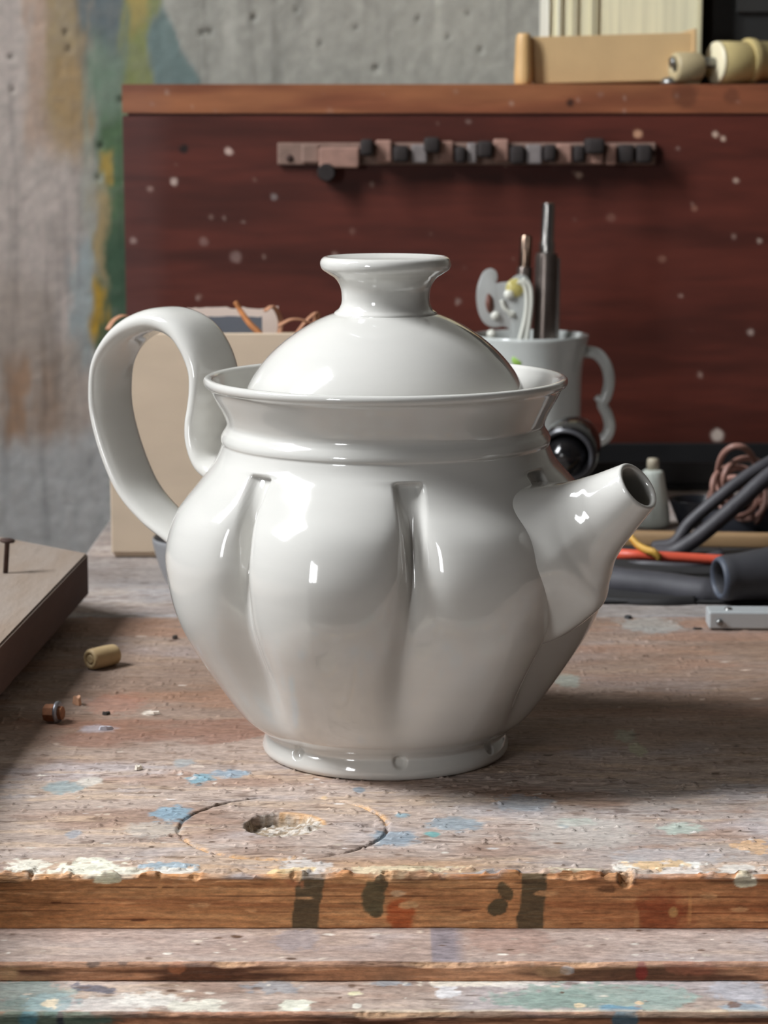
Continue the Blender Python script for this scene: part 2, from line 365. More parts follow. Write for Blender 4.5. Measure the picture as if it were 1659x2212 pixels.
def top_pig(X, Y, Z, K, pull):
    p = top_base(X, Y); front = K > .7
    # worn pale strip along the front edge
    e = sst(YF1+.020, YF1+.002, Y+(fbm(X*60, Y*200, 3)-.5)*.012); p.put((206, 168, 128), e*.55*sst(.3, .6, fbm(X*50+2, Y*260, 4)))
    # pale worn right front, brown behind painted darker to deepen the shadows
    q = sst(.02, .07, X)*sst(-.03, -.07, Y); p.put((178, 172, 168), q*.5*sst(.35, .62, fbm(X*45, Y*120+4, 4)))
    p.put((122, 98, 82), sst(-.05, .03, Y+(fbm(X*14, Y*40, 3)-.5)*.05)*(.45+.5*fbm(X*12+5, Y*46+3, 4)))
    p.put((152, 112, 88), sst(.0, .08, Y)*sst(.5, .7, fbm(X*14+5, Y*60+3, 4))*.5)
    p.put((128, 84, 66), sst(.40, .6, fbm(X*30, Y*60, 3))*(np.hypot((X+.09)/.05, (Y-.03)/.03) < 1)*.5)
    p.put((140, 146, 146), sst(.12, .0, np.hypot((X-.13)/.5, (Y-.185)/.35))*.0)
    # splinter-yellow rim of the scored circle
    d = np.hypot(X-cc[0], Y-cc[1]+.0005); a = np.arctan2(Y-cc[1], X-cc[0])
    ring = np.exp(-((d-cr)/.0006)**2)
    p.put((70, 52, 38), ring*.95*((a < 2.9) & (a > -.9) & (a < -.1) | (a > 1.9) | (a < -3.0)))
    p.put((214, 166, 112), np.exp(-((d-cr)/.0012)**2)*.8*(((a > -2.75) & (a < -1.3)) | ((a > .1) & (a < 1.0)))*sst(.35, .55, fbm(a*14, d*900, 3)))
    h = np.hypot(X-hc[0], Y-hc[1])
    p.put((150, 132, 108), (1-sst(hr-.001, hr, h))*.85); p.put((204, 196, 186), (1-sst(hr-.001, hr+.001, h))*sst(.5, .66, fbm(X*500, Y*600, 3))*.8)
    p.put((212, 160, 100), np.exp(-((h-hr)/.0008)**2)*.7*(X > hc[0]-.002)*(Y > hc[1]))
    B = blob_px
    for a_ in ((372, 1757, 42, 17, (134, 154, 166)), (430, 1683, 28, 11, (132, 160, 170)), (500, 1672, 40, 9, (132, 160, 178), .7), (140, 1702, 44, 13, (140, 156, 158), .8), (978, 1781, 58, 15, (136, 150, 158), .8),
               (850, 1812, 52, 16, (130, 148, 160), .75), (868, 1762, 16, 5, (136, 166, 176), .8), (775, 1706, 12, 5, (128, 142, 152), .8), (160, 1802, 16, 9, (150, 156, 164), .7), (935, 1802, 16, 6, (110, 162, 160), .9),
               (1215, 1785, 12, 5, (120, 150, 160), .7), (1130, 1735, 60, 18, (150, 164, 174), .5), (330, 1792, 60, 18, (186, 182, 174), .5), (196, 1688, 26, 9, (206, 200, 190), .8), (1245, 1775, 40, 9, (180, 190, 178), .6), (1470, 1790, 46, 12, (176, 194, 182), .6),
               (395, 1648, 22, 8, (140, 160, 168), .5), (1352, 1590, 22, 13, (150, 148, 130), .8), (1378, 1620, 20, 14, (160, 156, 132), .85), (1225, 1470, 26, 14, (150, 160, 150), .6), (1400, 1350, 70, 16, (156, 160, 156), .6), (700, 1722, 6, 3, (210, 180, 140), .8),
               (1000, 1740, 70, 26, (172, 164, 158), .4), (1250, 1800, 120, 30, (190, 184, 176), .45), (1450, 1850, 120, 16, (184, 182, 184), .5), (210, 1575, 40, 8, (164, 160, 166), .6), (320, 1540, 16, 5, (216, 206, 192), .9), (250, 1520, 60, 22, (158, 104, 84), .4)):
        B(p, *a_)
    # white and cream paint crust near the edge
    for a_ in ((60, 1872, 46, 17, (226, 220, 204), .9), (190, 1874, 70, 20, (232, 228, 208), .95), (260, 1885, 60, 12, (226, 222, 204), .8), (365, 1872, 58, 8, (150, 172, 184), .8), (380, 1882, 50, 6, (226, 222, 212), .8), (660, 1876, 60, 22, (214, 210, 206), .6), (620, 1885, 50, 9, (236, 204, 150), .7),
               (880, 1880, 120, 9, (222, 206, 172), .7), (1240, 1886, 40, 8, (226, 218, 190), .7), (1350, 1875, 24, 12, (232, 226, 214), .9), (1500, 1868, 24, 10, (236, 232, 222), .95), (1480, 1885, 50, 10, (224, 216, 208), .8), (1600, 1878, 40, 12, (224, 220, 212), .7), (1420, 1868, 60, 10, (226, 190, 140), .7), (1050, 1889, 70, 5, (150, 150, 150), .7), (1630, 1830, 40, 14, (220, 176, 128), .6)):
        B(p, *a_, rag=.9, edge=.15)
    specks(p, 120, (-.13, .13, YF1+.002, -.03), [(224, 216, 204), (206, 190, 172), (90, 70, 56), (110, 86, 68), (214, 206, 200)], .0003, .0010, 3)
    specks(p, 90, (-.15, .22, -.03, .20), [(196, 176, 160), (88, 66, 54), (70, 54, 44), (206, 190, 176)], .0004, .0013, 5)
    top_c = p.c
    # sawn front face: orange-brown softwood with straight grain
    f = Pig(X, Z, lin(204, 146, 98)); g = fbm(X*24+2, Z*500+X*9, 4); g2 = fbm(X*110, Z*1500, 3)
    f.put((222, 168, 116), sst(.45, .7, g)*.7); f.put((146, 88, 54), sst(.56, .76, fbm(X*16+7, Z*600+X*12, 3))*.6); f.c *= (.74+.5*g2)[..., None]
    lines = np.abs(((Z+X*.004+.0006*fbm(X*18, Z*30, 2))*400) % 1-.5); f.put((104, 60, 36), sst(.10, .0, lines)*sst(.3, .6, fbm(X*30+4, Z*300, 3))*.95)
    f.put((206, 148, 98), sst(.58, .74, fbm(X*60+1, Z*700, 4))*.5)
    Fp = lambda *a, **k: face_px(f, *a, **k)
    f.put((150, 78, 46), sst(.035, .06, X)*.35)
    for (x0, x1, sl) in ((636, 694, -.08), (1122, 1178, -.06)):                    # two dark olive paint runs over the whole edge
        a0 = aty(x0, 1950, YF1)[0]; a1 = aty(x1, 1950, YF1)[0]; xx = X+(Z+.008)*sl*1.5+(fbm(X*300, Z*300, 3)-.5)*.0014
        f.put((98, 84, 62), sst(a0-.0003, a0+.0003, xx)*(1-sst(a1-.0003, a1+.0003, xx))*.95)
    Fp(806, 1940, 26, 40, (104, 92, 66), YF1, .95, .25, .1); Fp(812, 1965, 18, 20, (104, 92, 66), YF1, .95, .2, .1); Fp(822, 1912, 16, 16, (96, 84, 60), YF1, .9, .3, .1)
    Fp(1075, 1960, 24, 20, (90, 80, 58), YF1, .95, .2, .1, ang=.6); Fp(1092, 1925, 16, 24, (96, 84, 60), YF1, .9, .3, .1, ang=.5)
    Fp(868, 1975, 32, 42, (176, 76, 30), YF1, .75, .3, .2); Fp(880, 1955, 24, 8, (222, 180, 130), YF1, .7, .6); Fp(862, 1930, 18, 6, (226, 190, 150), YF1, .7, .6)
    Fp(1425, 1980, 60, 60, (140, 52, 26), YF1, .6, .5, .4); Fp(1455, 1970, 10, 12, (196, 150, 96), YF1, .9, .3); Fp(1490, 1965, 5, 30, (210, 150, 96), YF1, .6, .4); Fp(1375, 1990, 6, 30, (206, 150, 100), YF1, .6, .4)
    Fp(1610, 1902, 26, 16, (224, 218, 190), YF1, .95, .25, .1); Fp(230, 1900, 32, 11, (228, 222, 190), YF1, .95, .3, .1); Fp(635, 1908, 18, 14, (196, 130, 90), YF1, .8, .8)
    for i_, (a_, b_) in enumerate(((120, 1950), (125, 1940), (430, 1955), (1010, 1965), (540, 1967), (1600, 1965), (1240, 1995), (760, 1990), (60, 1975), (300, 1988), (660, 1940), (1180, 1930), (960, 1900), (1530, 1935), (480, 1920))):
        Fp(a_, b_, 12+(i_ % 4)*5, 3+(i_ % 3), (216, 164, 116) if i_ % 3 else (96, 56, 36), YF1, .8, .7)
    Fp(345, 1918, 6, 14, (206, 150, 100), YF1, .9, .5); Fp(378, 1910, 8, 10, (200, 146, 100), YF1, .9, .5); Fp(1355, 1900, 22, 16, (60, 40, 28), YF1, .8, .5); Fp(1310, 1920, 24, 9, (72, 44, 28), YF1, .7, .4)
    f.put((60, 38, 26), sst(.0008, .0022, -Z)*(1-sst(.0022, .0034, -Z))*sst(.5, .6, fbm(X*25+11, Z*0, 3))*.6)
    m = sst(.3, .6, K+ (fbm(X*120, Y*0+Z*300, 3)-.5)*.5)[..., None]
    c = top_c*(1-m)+f.c*m
    a = np.clip(pull/.0012, 0, 1)[..., None]*.6; return c*(1-a)+np.array(lin(206, 158, 112))*a
def chip1(x):
    c = .0016*sst(.5, .8, fbm(x*55, x*0+3, 4))+.0005
    for (px, w_, d) in ((640, 14, .0022), (835, 14, .002), (1352, 18, .0042), (1320, 22, .002), (345, 8, .0018), (420, 14, .002), (68, 6, .002), (1190, 20, .0014)):
        q = aty(px, 1890, YF1)[0]; c = np.maximum(c, d*np.exp(-((x-q)/(w_*pxs(YF1)))**4))
    return c
board('top_board', .135, .62, YB-.0006, YF1, 0, -Z1+.0, .00055, -.045, top_pig, top_disp, chip1, wood_m)

def rear_pig(X, Y, Z, K, pull):
    p = top_base(X, Y, 5.5, .55)
    p.put((122, 118, 116), sst(.4, .65, fbm(X*9+4, Y*30+1, 4))*.5)
    specks(p, 60, (-.15, .25, YB, .5), [(190, 180, 170), (70, 60, 54), (206, 196, 186)], .0006, .0018, 8)
    return p.c
XLk = XL
board('rear_board', .26, .62, WY-.012, YB+.0006, -.0006, .016, .0022, .5, rear_pig, None, lambda x: x*0+.0004, wood_m, zbot_n=4, xstep=.002)

def ledge_pig(z0, yf, kind):
    def fn(X, Y, Z, K, pull):
        p = top_base(X, Y, 11.+kind); 
        if kind == 1:
            p.put((178, 158, 148), np.full(X.shape, .55)*sst(.2, .6, fbm(X*12, Y*80, 3)+.2))
            q0 = atz(932, 2040, z0)[0]; q1 = atz(990, 2040, z0)[0]
            p.put((128, 122, 130), sst(q0-.0006, q0+.0004, X)*(1-sst(q1-.002, q1+.003, X))*.75)
            blob_px(p, 640, 2030, 50, 22, (140, 138, 146), .4, Z=z0); blob_px(p, 1100, 2030, 90, 30, (160, 124, 108), .45, Z=z0)
        else:
            for a_ in ((60, 2140, 90, 30, (140, 156, 150), .75), (30, 2180, 80, 22, (124, 138, 130), .8), (110, 2165, 60, 22, (150, 170, 170), .7), (205, 2135, 60, 8, (90, 92, 106), .8, -.5), (250, 2170, 90, 20, (208, 200, 192), .7), (330, 2160, 70, 16, (222, 216, 206), .8), (420, 2170, 60, 14, (224, 220, 204), .8), (110, 2165, 20, 10, (232, 214, 184), .9),
                       (640, 2172, 36, 14, (226, 224, 206), .95), (770, 2172, 10, 5, (232, 226, 212), .9), (764, 2145, 14, 6, (226, 220, 180), .8), (590, 2130, 60, 14, (142, 148, 154), .6), (840, 2122, 40, 8, (150, 162, 170), .6), (965, 2140, 28, 12, (224, 222, 222), .8), (1020, 2122, 120, 6, (228, 220, 204), .8), (1120, 2125, 60, 8, (224, 218, 210), .7),
                       (1280, 2152, 190, 26, (150, 164, 154), .85), (1200, 2160, 110, 22, (136, 154, 144), .75), (1420, 2155, 70, 28, (152, 166, 158), .8), (1345, 2180, 40, 10, (104, 144, 166), .85), (1600, 2140, 60, 22, (176, 178, 186), .6), (1620, 2178, 50, 12, (150, 172, 186), .7), (1250, 2170, 12, 5, (228, 206, 170), .9), (1380, 2165, 10, 5, (226, 196, 160), .9), (1585, 2170, 16, 6, (110, 76, 56), .8)):
                ang = a_[6] if len(a_) > 6 else 0.; blob_px(p, *a_[:6], rag=.7, edge=.18, ang=ang, Z=z0)
            p.put((224, 206, 178), sst(yf+.0035, yf+.0005, Y)*sst(.4, .6, fbm(X*60, Y*100, 3))*.7)
        specks(p, 60, (-.12, .12, yf, yf+.028), [(226, 218, 206), (96, 72, 56), (210, 196, 180)], .0003, .0010, 20+kind)
        f = Pig(X, Z, lin(184, 134, 100) if kind == 1 else lin(176, 120, 88)); g = fbm(X*34+kind, Z*500, 4)
        f.put((206, 156, 120), sst(.5, .7, g)*.7); f.put((82, 50, 36), sst(.52, .7, fbm(X*22+5, Z*260+kind*3, 4))*.85); f.c *= (.82+.36*fbm(X*120, Z*1500, 3))[..., None]
        if kind == 1:
            face_px(f, 1386, 2100, 14, 22, (140, 52, 44), yf, .85, .2, .15); face_px(f, 200, 2082, 16, 8, (60, 46, 42), yf, .8); face_px(f, 265, 2080, 12, 6, (66, 50, 46), yf, .8); face_px(f, 1225, 2095, 16, 12, (196, 190, 190), yf, .7); face_px(f, 1190, 2100, 40, 14, (190, 148, 110), yf, .6); face_px(f, 380, 2090, 20, 14, (176, 112, 76), yf, .7); face_px(f, 1500, 2090, 60, 16, (176, 110, 84), yf, .5)
            face_px(f, 20, 2100, 20, 20, (190, 150, 110), yf, .6)
        else:
            face_px(f, 90, 2205, 150, 22, (94, 116, 100), yf, .9, .25, .15); face_px(f, 130, 2200, 9, 22, (54, 52, 62), yf, .9); face_px(f, 1350, 2204, 30, 26, (82, 108, 120), yf, .9, .15, .1); face_px(f, 60, 2200, 24, 20, (90, 140, 150), yf, .8)
        m = sst(.3, .6, K)[..., None]; c = p.c*(1-m)+f.c*m
        a = np.clip(pull/.001, 0, 1)[..., None]*.6; return c*(1-a)+np.array(lin(214, 172, 132))*a
    return fn
def chipn(sd):
    return lambda x: .0014*sst(.45, .8, fbm(x*70+sd, x*0+sd, 4))+.0004
def ribs(X, Y): return X*0
board('front_ledge', .135, .62, YF1+.06, YF2, Z1-.0001, Z1-Z2-.0001, .0005, 1, ledge_pig(Z1, YF2, 1), None, chipn(4), wood_m, zbot_n=22, seed=3)
board('lower_ledge', .135, .62, YF1+.06, YF3, Z2-.0002, .018, .0005, 1, ledge_pig(Z2, YF3, 2), None, chipn(9), wood_m, zbot_n=36, seed=6)
plain_wood = mat('bench_underwood', lin(112, 78, 56), .8, vary=.25, vscale=40, stretch=(.2, 1, 1), bump=.4)
V, Fc = box(XL+.002, .61, YF1+.02, WY-.02, -.06, -.0405, .002); build('apron', V, Fc, plain_wood, bench, smooth=False)
for x in (XL+.02, .54):
    for y in (YF1+.03, WY-.10):
        V, Fc = box(x, x+.05, y, y+.05, -.85, -.06, .003); build('leg', V, Fc, plain_wood, bench, smooth=False)

# ================================================================== THE TEAPOT
TX = 0.00057
glaze = mat('white_glaze', lin(201, 199, 193), .085, vary=.035, vscale=22, stretch=(1, 1, 5), bump=.03, bscale=90, coat=.5, spec=.6)
pot = Thing('teapot', (TX, 0, 0), 'glossy white porcelain teapot with lobed body, loop handle and short spout', 'teapot')
NG = 7; G0 = math.radians(7)                    # seven grooves, the first just right of the front
prof = catmull([(.0005, .0016), (.030, .0014), (.0400, .0004), (.0424, .0003), (.0436, .0016), (.0437, .0034), (.0431, .0055), (.0424, .0072), (.0432, .0084), (.0470, .0110), (.0516, .0147), (.0614, .0282), (.0694, .0416), (.0745, .0533), (.0769, .0649), (.0772, .0748),
                (.0735, .0872), (.0645, .0985), (.0592, .1050), (.0580, .1072), (.0573, .1092), (.0571, .1102), (.0574, .1111), (.0574, .1123), (.0568, .1138), (.0558, .1153), (.0553, .1168), (.0562, .1198), (.0595, .1260), (.0613, .1293), (.0627, .1305), (.0632, .1318), (.0628, .1329), (.0616, .1333), (.0602, .1326), (.0592, .1302), (.0568, .1250), (.0540, .1190), (.0520, .1165), (.0500, .1160), (.0440, .1158), (.0430, .1130), (.030, .112)], 7)
NT = 560
th = np.linspace(0, 2*math.pi, NT, endpoint=False)             # 0 = towards the camera, positive to the right
Rr = np.repeat(prof[None, :, 0], NT, 0); Zz = np.repeat(prof[None, :, 1], NT, 0); TH = np.repeat(th[:, None], len(prof), 1)
outer = np.arange(len(prof)) < np.argmax(prof[:, 1])
per = 2*math.pi/NG; phi = (TH-G0+per/2) % per-per/2; gid = np.round((TH-G0)/per).astype(int) % NG
s = Rr*phi+.0010*np.sin(Zz*60+gid*2.1)
db = .0084*sst(.002, .040, Zz)*(1-sst(.080, .1045, Zz))+.0014*sst(.05, .08, Zz)*(1-sst(.1035, .1050, Zz))
wb = .0046+.0060*(1-sst(.035, .095, Zz))
B = db/(1+(s/wb)**2)
hw = .0024+.0026*sst(.070, .103, Zz)
dn = .0026*sst(.045, .095, Zz)*(1-sst(.1032, .1046, Zz))
Nw = dn*(1-sst(hw*.62, hw*1.12, np.abs(s)))
bulge = .0016*sst(.01, .05, Zz)*(1-sst(.085, .108, Zz))*np.cos(phi*NG)*-1.0
dim_ = np.zeros_like(Rr); dd = np.hypot(s, (Zz-.0066)*1.0); dim_ += .0017*(1-sst(.0016, .0027, dd))
Rg = np.where(outer[None, :], Rr-B-Nw+bulge-dim_, Rr)
Rg *= 1+.0025*np.sin(TH*2+.6)*sst(.02, .06, Zz)
X = TX+Rg*np.sin(TH); Y = -Rg*np.cos(TH)
body = build('body', np.stack([X, Y, Zz], -1).reshape(-1, 3), np.ascontiguousarray(grid_faces(NT, len(prof), True)), glaze, pot)
# spout
AZ = math.radians(55); rad = np.array([math.sin(AZ), -math.cos(AZ), 0]); tan_ = np.array([math.cos(AZ), math.sin(AZ), 0]); ez = np.array([0, 0, 1.])
SP = np.array([(.0480, .1015, .0500, .0420, .0275, .6), (.0600, .1008, .0690, .0482, .0268, .70), (.0689, .1016, .0838, .0590, .0196, .60), (.0752, .1030, .0882, .0690, .0146, .35), (.0812, .1050, .0912, .0782, .0115, .12), (.0878, .1075, .0980, .0876, .0098, .0), (.0942, .1102, .1046, .0957, .0089, .0)])
SPi = catmull(SP, 10); ns = len(SPi); nk = 72
def spout_ring(a, shrink=0., push=0.):
    t = np.array([a[0], a[1]]); b = np.array([a[2], a[3]]); c = (t+b)/2; hv = (t-b)/2; L = np.linalg.norm(hv); hv = hv/L*(L-shrink); wd = a[4]-shrink
    nrm = np.array([hv[1], -hv[0]]); nrm = nrm/np.linalg.norm(nrm); c = c+nrm*push
    k = np.linspace(0, 2*math.pi, nk, endpoint=False); sq = 1-.42*a[5]; u = np.where(np.cos(k) > 0, np.abs(np.cos(k))**(1-.55*a[5]), np.cos(k)); v = np.sign(np.sin(k))*np.abs(np.sin(k))**sq
    narrow = 1-a[5]*sst(0, -1, u)*.85
    P = np.array([(c[0]+hv[0]*uu)*rad+(c[1]+hv[1]*uu)*ez+wd*vv*nn*tan_ for uu, vv, nn in zip(u, v, narrow)])
    return P+np.array([TX, 0, 0])
rings = [spout_ring(a) for a in SPi]; tip = SPi[-1]
rings += [spout_ring(tip, sh, pu) for sh, pu in ((.00015, .0005), (.0005, .0009), (.0010, .0010), (.0016, .0008), (.0020, .0002))]
rings += [spout_ring(SPi[i], .0023) for i in range(ns-4, 20, -4)]
V = np.concatenate(rings); nr = len(rings); i = np.arange(nr-1)[:, None]; j = np.arange(nk)[None, :]
Fs = np.stack([i*nk+j, (i+1)*nk+j, (i+1)*nk+(j+1) % nk, i*nk+(j+1) % nk], -1).reshape(-1, 4)[:, ::-1]
build('spout', V, np.ascontiguousarray(Fs), glaze, pot)
# handle: a flat strap bent in the plane opposite the spout
AZ = math.radians(-125); rad = np.array([math.sin(AZ), -math.cos(AZ), 0]); tan_ = np.array([math.cos(AZ+math.pi), math.sin(AZ+math.pi), 0])
hp = np.array([(.066, .0540, .0105), (.0800, .0600, .0108), (.0905, .0672, .0110), (.1030, .0742, .0113), (.1142, .0838, .0115), (.1220, .0975, .0116), (.1266, .1110, .0116), (.1274, .1197, .0116), (.1256, .1310, .0117), (.1196, .1394, .0118), (.1106, .1454, .0120),
               (.0980, .1484, .0122), (.0876, .1456, .0124), (.0815, .1398, .0126), (.0772, .1313, .0128), (.0768, .1242, .0130), (.0778, .1170, .0132), (.0786, .1119, .0136), (.0778, .1048, .0142), (.0735, .0975, .0150), (.0640, .0935, .0158), (.0560, .0920, .016)])
hs = catmull(hp, 9); d = np.gradient(hs[:, :2], axis=0); d /= np.linalg.norm(d, axis=1)[:, None]; nn = np.stack([d[:, 1], -d[:, 0]], 1)
nk = 40; k = np.linspace(0, 2*math.pi, nk, endpoint=False); cu = np.sign(np.cos(k))*np.abs(np.cos(k))**.75; sv = np.sign(np.sin(k))*np.abs(np.sin(k))**.9
tt = np.linspace(0, 1, len(hs)); thick = .0030+.0009*(1-sst(0, .12, tt))+.0016*sst(.36, .52, tt)-.0006*sst(.6, .75, tt)+.0012*sst(.86, 1, tt)
V = np.array([(hs[a, 0]+nn[a, 0]*thick[a]*sv[b])*rad+(hs[a, 1]+nn[a, 1]*thick[a]*sv[b])*ez+hs[a, 2]*cu[b]*tan_ for a in range(len(hs)) for b in range(nk)])+np.array([TX, 0, 0])
nr = len(hs); i = np.arange(nr-1)[:, None]; j = np.arange(nk)[None, :]
Fh = np.stack([i*nk+j, (i+1)*nk+j, (i+1)*nk+(j+1) % nk, i*nk+(j+1) % nk], -1).reshape(-1, 4)
build('handle', V, np.ascontiguousarray(Fh), glaze, pot)
# lid with knob
lid_p = catmull([(.0005, .1190), (.0440, .1185), (.0487, .1172), (.0493, .1185), (.0491, .1235), (.0482, .1285), (.0457, .1336), (.0405, .1403), (.0347, .1456), (.0288, .1497), (.0228, .1530), (.0180, .1548), (.0120, .1558), (.0005, .1560)], 9)
V, Fc = lathe(lid_p, 160, (TX, 0, 0)); lid = build('lid', V, Fc, glaze, pot)
kn = catmull([(.0178, .1530), (.0178, .1552), (.0162, .1566), (.0153, .1585), (.0152, .1610), (.0157, .1642), (.0174, .1670), (.0200, .1688), (.0220, .1703), (.0226, .1721), (.0221, .1737), (.0208, .1745), (.0195, .1742), (.0150, .1732), (.0080, .1727), (.0004, .1726)], 8)
V, Fc = lathe(kn, 128, (TX, 0, 0)); build('knob', V, Fc, glaze, (lid, pot))

# ================================================================== LEFT OF THE TEAPOT
grey_wood = mat('dusty_plank', lin(150, 136, 124), .85, vary=.25, vscale=60, stretch=(1, .25, 1), bump=.5, bscale=300, col2=lin(128, 112, 98))
dark_wood = mat('dark_plank_side', lin(72, 44, 33), .8, vary=.25, vscale=60, stretch=(1, .2, 1), bump=.4)  # brown plank sides, coloured darker to deepen their shade
rust = mat('rusty_iron', lin(72, 52, 46), .7, .4, vary=.3, vscale=300, bump=.4)
q = atz(190, 1335); zt = aty(190, 1195, q[1])[2]; zb = aty(183, 1285, q[1])[2]; xr = aty(190, 1195, q[1])[0]
pl = Thing('plank', (xr-.12, .06, zb), 'dusty loose plank with an upright nail at the left edge', 'plank')
b0 = aty(0, 1165, 0); backl = atz(0, 1163, zt)
V, Fc = prism([(0, 0), (1, 0), (1, 1), (0, 1)], 0, 1)
# slightly skewed back edge, bevelled
bm = bmesh.new()
pts = [(xr-.24, -.25), (xr-.022, -.25), (xr, q[1]), (xr-.045, q[1]+(backl[1]-q[1])*1.1), (xr-.24, backl[1]+.10)]
n = len(pts); vb = [bm.verts.new((a, b, zb)) for a, b in pts]; vt = [bm.verts.new((a, b, zt)) for a, b in pts]
bm.faces.new(vt); bm.faces.new(vb[::-1])
for i in range(n): bm.faces.new((vb[i], vb[(i+1) % n], vt[(i+1) % n], vt[i]))
bmesh.ops.bevel(bm, geom=bm.edges[:], offset=.0008, segments=2, affect='EDGES'); bm.verts.index_update()
V = np.array([v.co[:] for v in bm.verts]); Fc = [[v.index for v in f.verts] for f in bm.faces]; bm.free()
po = build('plank_body', V, Fc, grey_wood, pl, smooth=False)
po.data.materials.append(dark_wood)
for f in po.data.polygons:
    if abs(f.normal.z) < .5: f.material_index = 1
nb = atz(12, 1238, zt); nh = .0142
V, Fc = join(lathe([(.0001, 0), (.0011, 0), (.0011, nh-.001), (.0013, nh-.0008), (.0030, nh-.0006), (.0034, nh-.0001), (.0030, nh+.0006), (.0001, nh+.0008)], 20, nb, axis=(.08, 0, 1)))
build('nail', V, Fc, rust, pl)
V, Fc = box(xr-.30, xr-.034, -.22, q[1]-.01, -.85, zb, .003)
o = build('side_bench', V, Fc, plain_wood, smooth=False); tag(o, 'plain wooden side bench under the loose plank', 'bench')

# dowel plug
dw = mat('beech_dowel', lin(186, 160, 118), .6, vary=.12, vscale=200, stretch=(.3, 1, 1), bump=.3)
a = atz(190, 1452); b_ = atz(250, 1432); r = .0052
ax = np.array([.66, .75, 0]); c = atz(199, 1448)+np.array([0, .0, r])
pr = catmull([(.0002, .0004), (.0018, .0003), (.0021, .0012), (.0023, .0003), (.0035, .0), (.0041, .0006), (.0043, .0015), (.0043, .0125), (.0041, .0136), (.0035, .0141), (.0002, .0141)], 3)
V, Fc = lathe(pr, 28, (c[0]-.001, c[1], .0044), axis=ax); o = build('dowel_plug', V, Fc, dw); tag(o, 'short fluted beech dowel plug lying on the bench', 'dowel')
# rusty bolt stub with a bright washer
st = Thing('bolt_stub', atz(110, 1572), 'small rusty bolt stub with a bright washer at the shadow edge', 'bolt')
c = atz(98, 1560); ax = (.95, -.25, .05)
V, Fc = lathe([(.0001, 0), (.0030, 0), (.0034, .0006), (.0034, .004), (.0026, .0046), (.0026, .007), (.0001, .0072)], 8, (c[0], c[1], .0036), axis=ax); build('bolt_head', V, Fc, mat('rust_orange', lin(140, 92, 62), .8, vary=.3, vscale=500), st, sharp=30)
V, Fc = lathe([(.0022, .0046), (.0040, .0046), (.0041, .005), (.0040, .0056), (.0022, .0056)], 20, (c[0], c[1], .0040), axis=ax); build('washer', V, Fc, mat('dull_steel', lin(150, 150, 156), .4, .8), st)
def flake(name, px, py, L, W, Hh, col, label, cat, ang, seed, group=None):
    r = np.random.RandomState(seed); c = atz(px, py); n = 9
    ou = [(L*(1+.35*r.uniform(-1, 1))*math.cos(t), W*(1+.35*r.uniform(-1, 1))*math.sin(t)) for t in np.linspace(0, 2*math.pi, n, endpoint=False)]
    ca, sa = math.cos(ang), math.sin(ang)
    V = [(c[0]+x*ca-y*sa, c[1]+x*sa+y*ca, .0002) for x, y in ou]+[(c[0]+x*.8*ca-y*.8*sa, c[1]+x*.8*sa+y*.8*ca, Hh*(.7+.5*r.rand())) for x, y in ou]+[(c[0], c[1], Hh)]
    Fc = [tuple(range(n))[::-1]]+[(i, (i+1) % n, n+(i+1) % n, n+i) for i in range(n)]+[(n+i, n+(i+1) % n, 2*n) for i in range(n)]
    o = build(name, V, Fc, mat(name+'_skin', lin(*col), .7, vary=.2, vscale=400), smooth=False); return tag(o, label, cat, group)
flake('wood_chip', 165, 1522, .0034, .0014, .0032, (196, 148, 116), 'pale curled wood chip beside the rusty bolt stub', 'wood chip', 2.2, 1)
flake('paint_flake', 330, 1543, .0030, .0011, .0012, (220, 208, 194), 'white paint flake near the foot of the teapot body', 'paint flake', .1, 2)
flake('paint_flake', 226, 1577, .0034, .0010, .0015, (186, 182, 188), 'grey-white paint flake right of the rusty bolt stub', 'paint flake', .2, 3)
flake('paint_flake', 299, 1663, .0012, .0010, .0016, (226, 216, 200), 'tiny cream crumb behind the blue paint spots', 'crumb', .2, 4)
flake('dirt_crumb', 378, 1380, .0016, .0011, .0016, (60, 52, 46), 'dark crumb behind the teapot on the left', 'crumb', .2, 5)
flake('dirt_crumb', 228, 1544, .0015, .0010, .0012, (40, 34, 30), 'black crumb between wood chip and white flake', 'crumb', .2, 6)
flake('dirt_crumb', 1358, 1336, .0020, .0012, .0014, (48, 48, 50), 'dark crumb right of the spout on the bench', 'crumb', -.4, 7)
flake('dirt_crumb', 1505, 1360, .0020, .0009, .0010, (62, 52, 46), 'dark sliver just left of the aluminium bar', 'crumb', .1, 8)

# ================================================================== CARDBOARD BOX WITH SCRAPS
card = mat('cardboard', lin(206, 186, 162), .85, vary=.08, vscale=30, stretch=(.6, 1, 2.), bump=.15, bscale=120)
card_d = mat('cardboard_inside', lin(170, 140, 108), .85, vary=.08, vscale=30)
YC = atz(240, 1203)[1]; bx0 = aty(241, 1200, YC)[0]; bx1 = aty(690, 1200, YC)[0]; bz = aty(560, 720, YC)[2]
cb = Thing('cardboard_box', ((bx0+bx1)/2, YC+.03, 0), 'open cardboard box full of scraps behind the teapot handle', 'box')
tk = .003
for nm, b in (('front_panel', (bx0, bx1, YC, YC+tk, .002, bz)), ('side_panel', (bx0, bx0+tk, YC+tk, YC+.075, .002, bz-.001)), ('side_panel', (bx1-tk, bx1, YC+tk, YC+.075, .002, bz-.001)), ('back_panel', (bx0+tk, bx1-tk, YC+.072, YC+.075, .002, bz-.006)), ('bottom_panel', (bx0+.001, bx1-.001, YC+.001, YC+.074, 0, .0025))):
    V, Fc = box(*b, bev=.0007); build(nm, V, Fc, card if nm != 'back_panel' else card_d, cb, smooth=False)
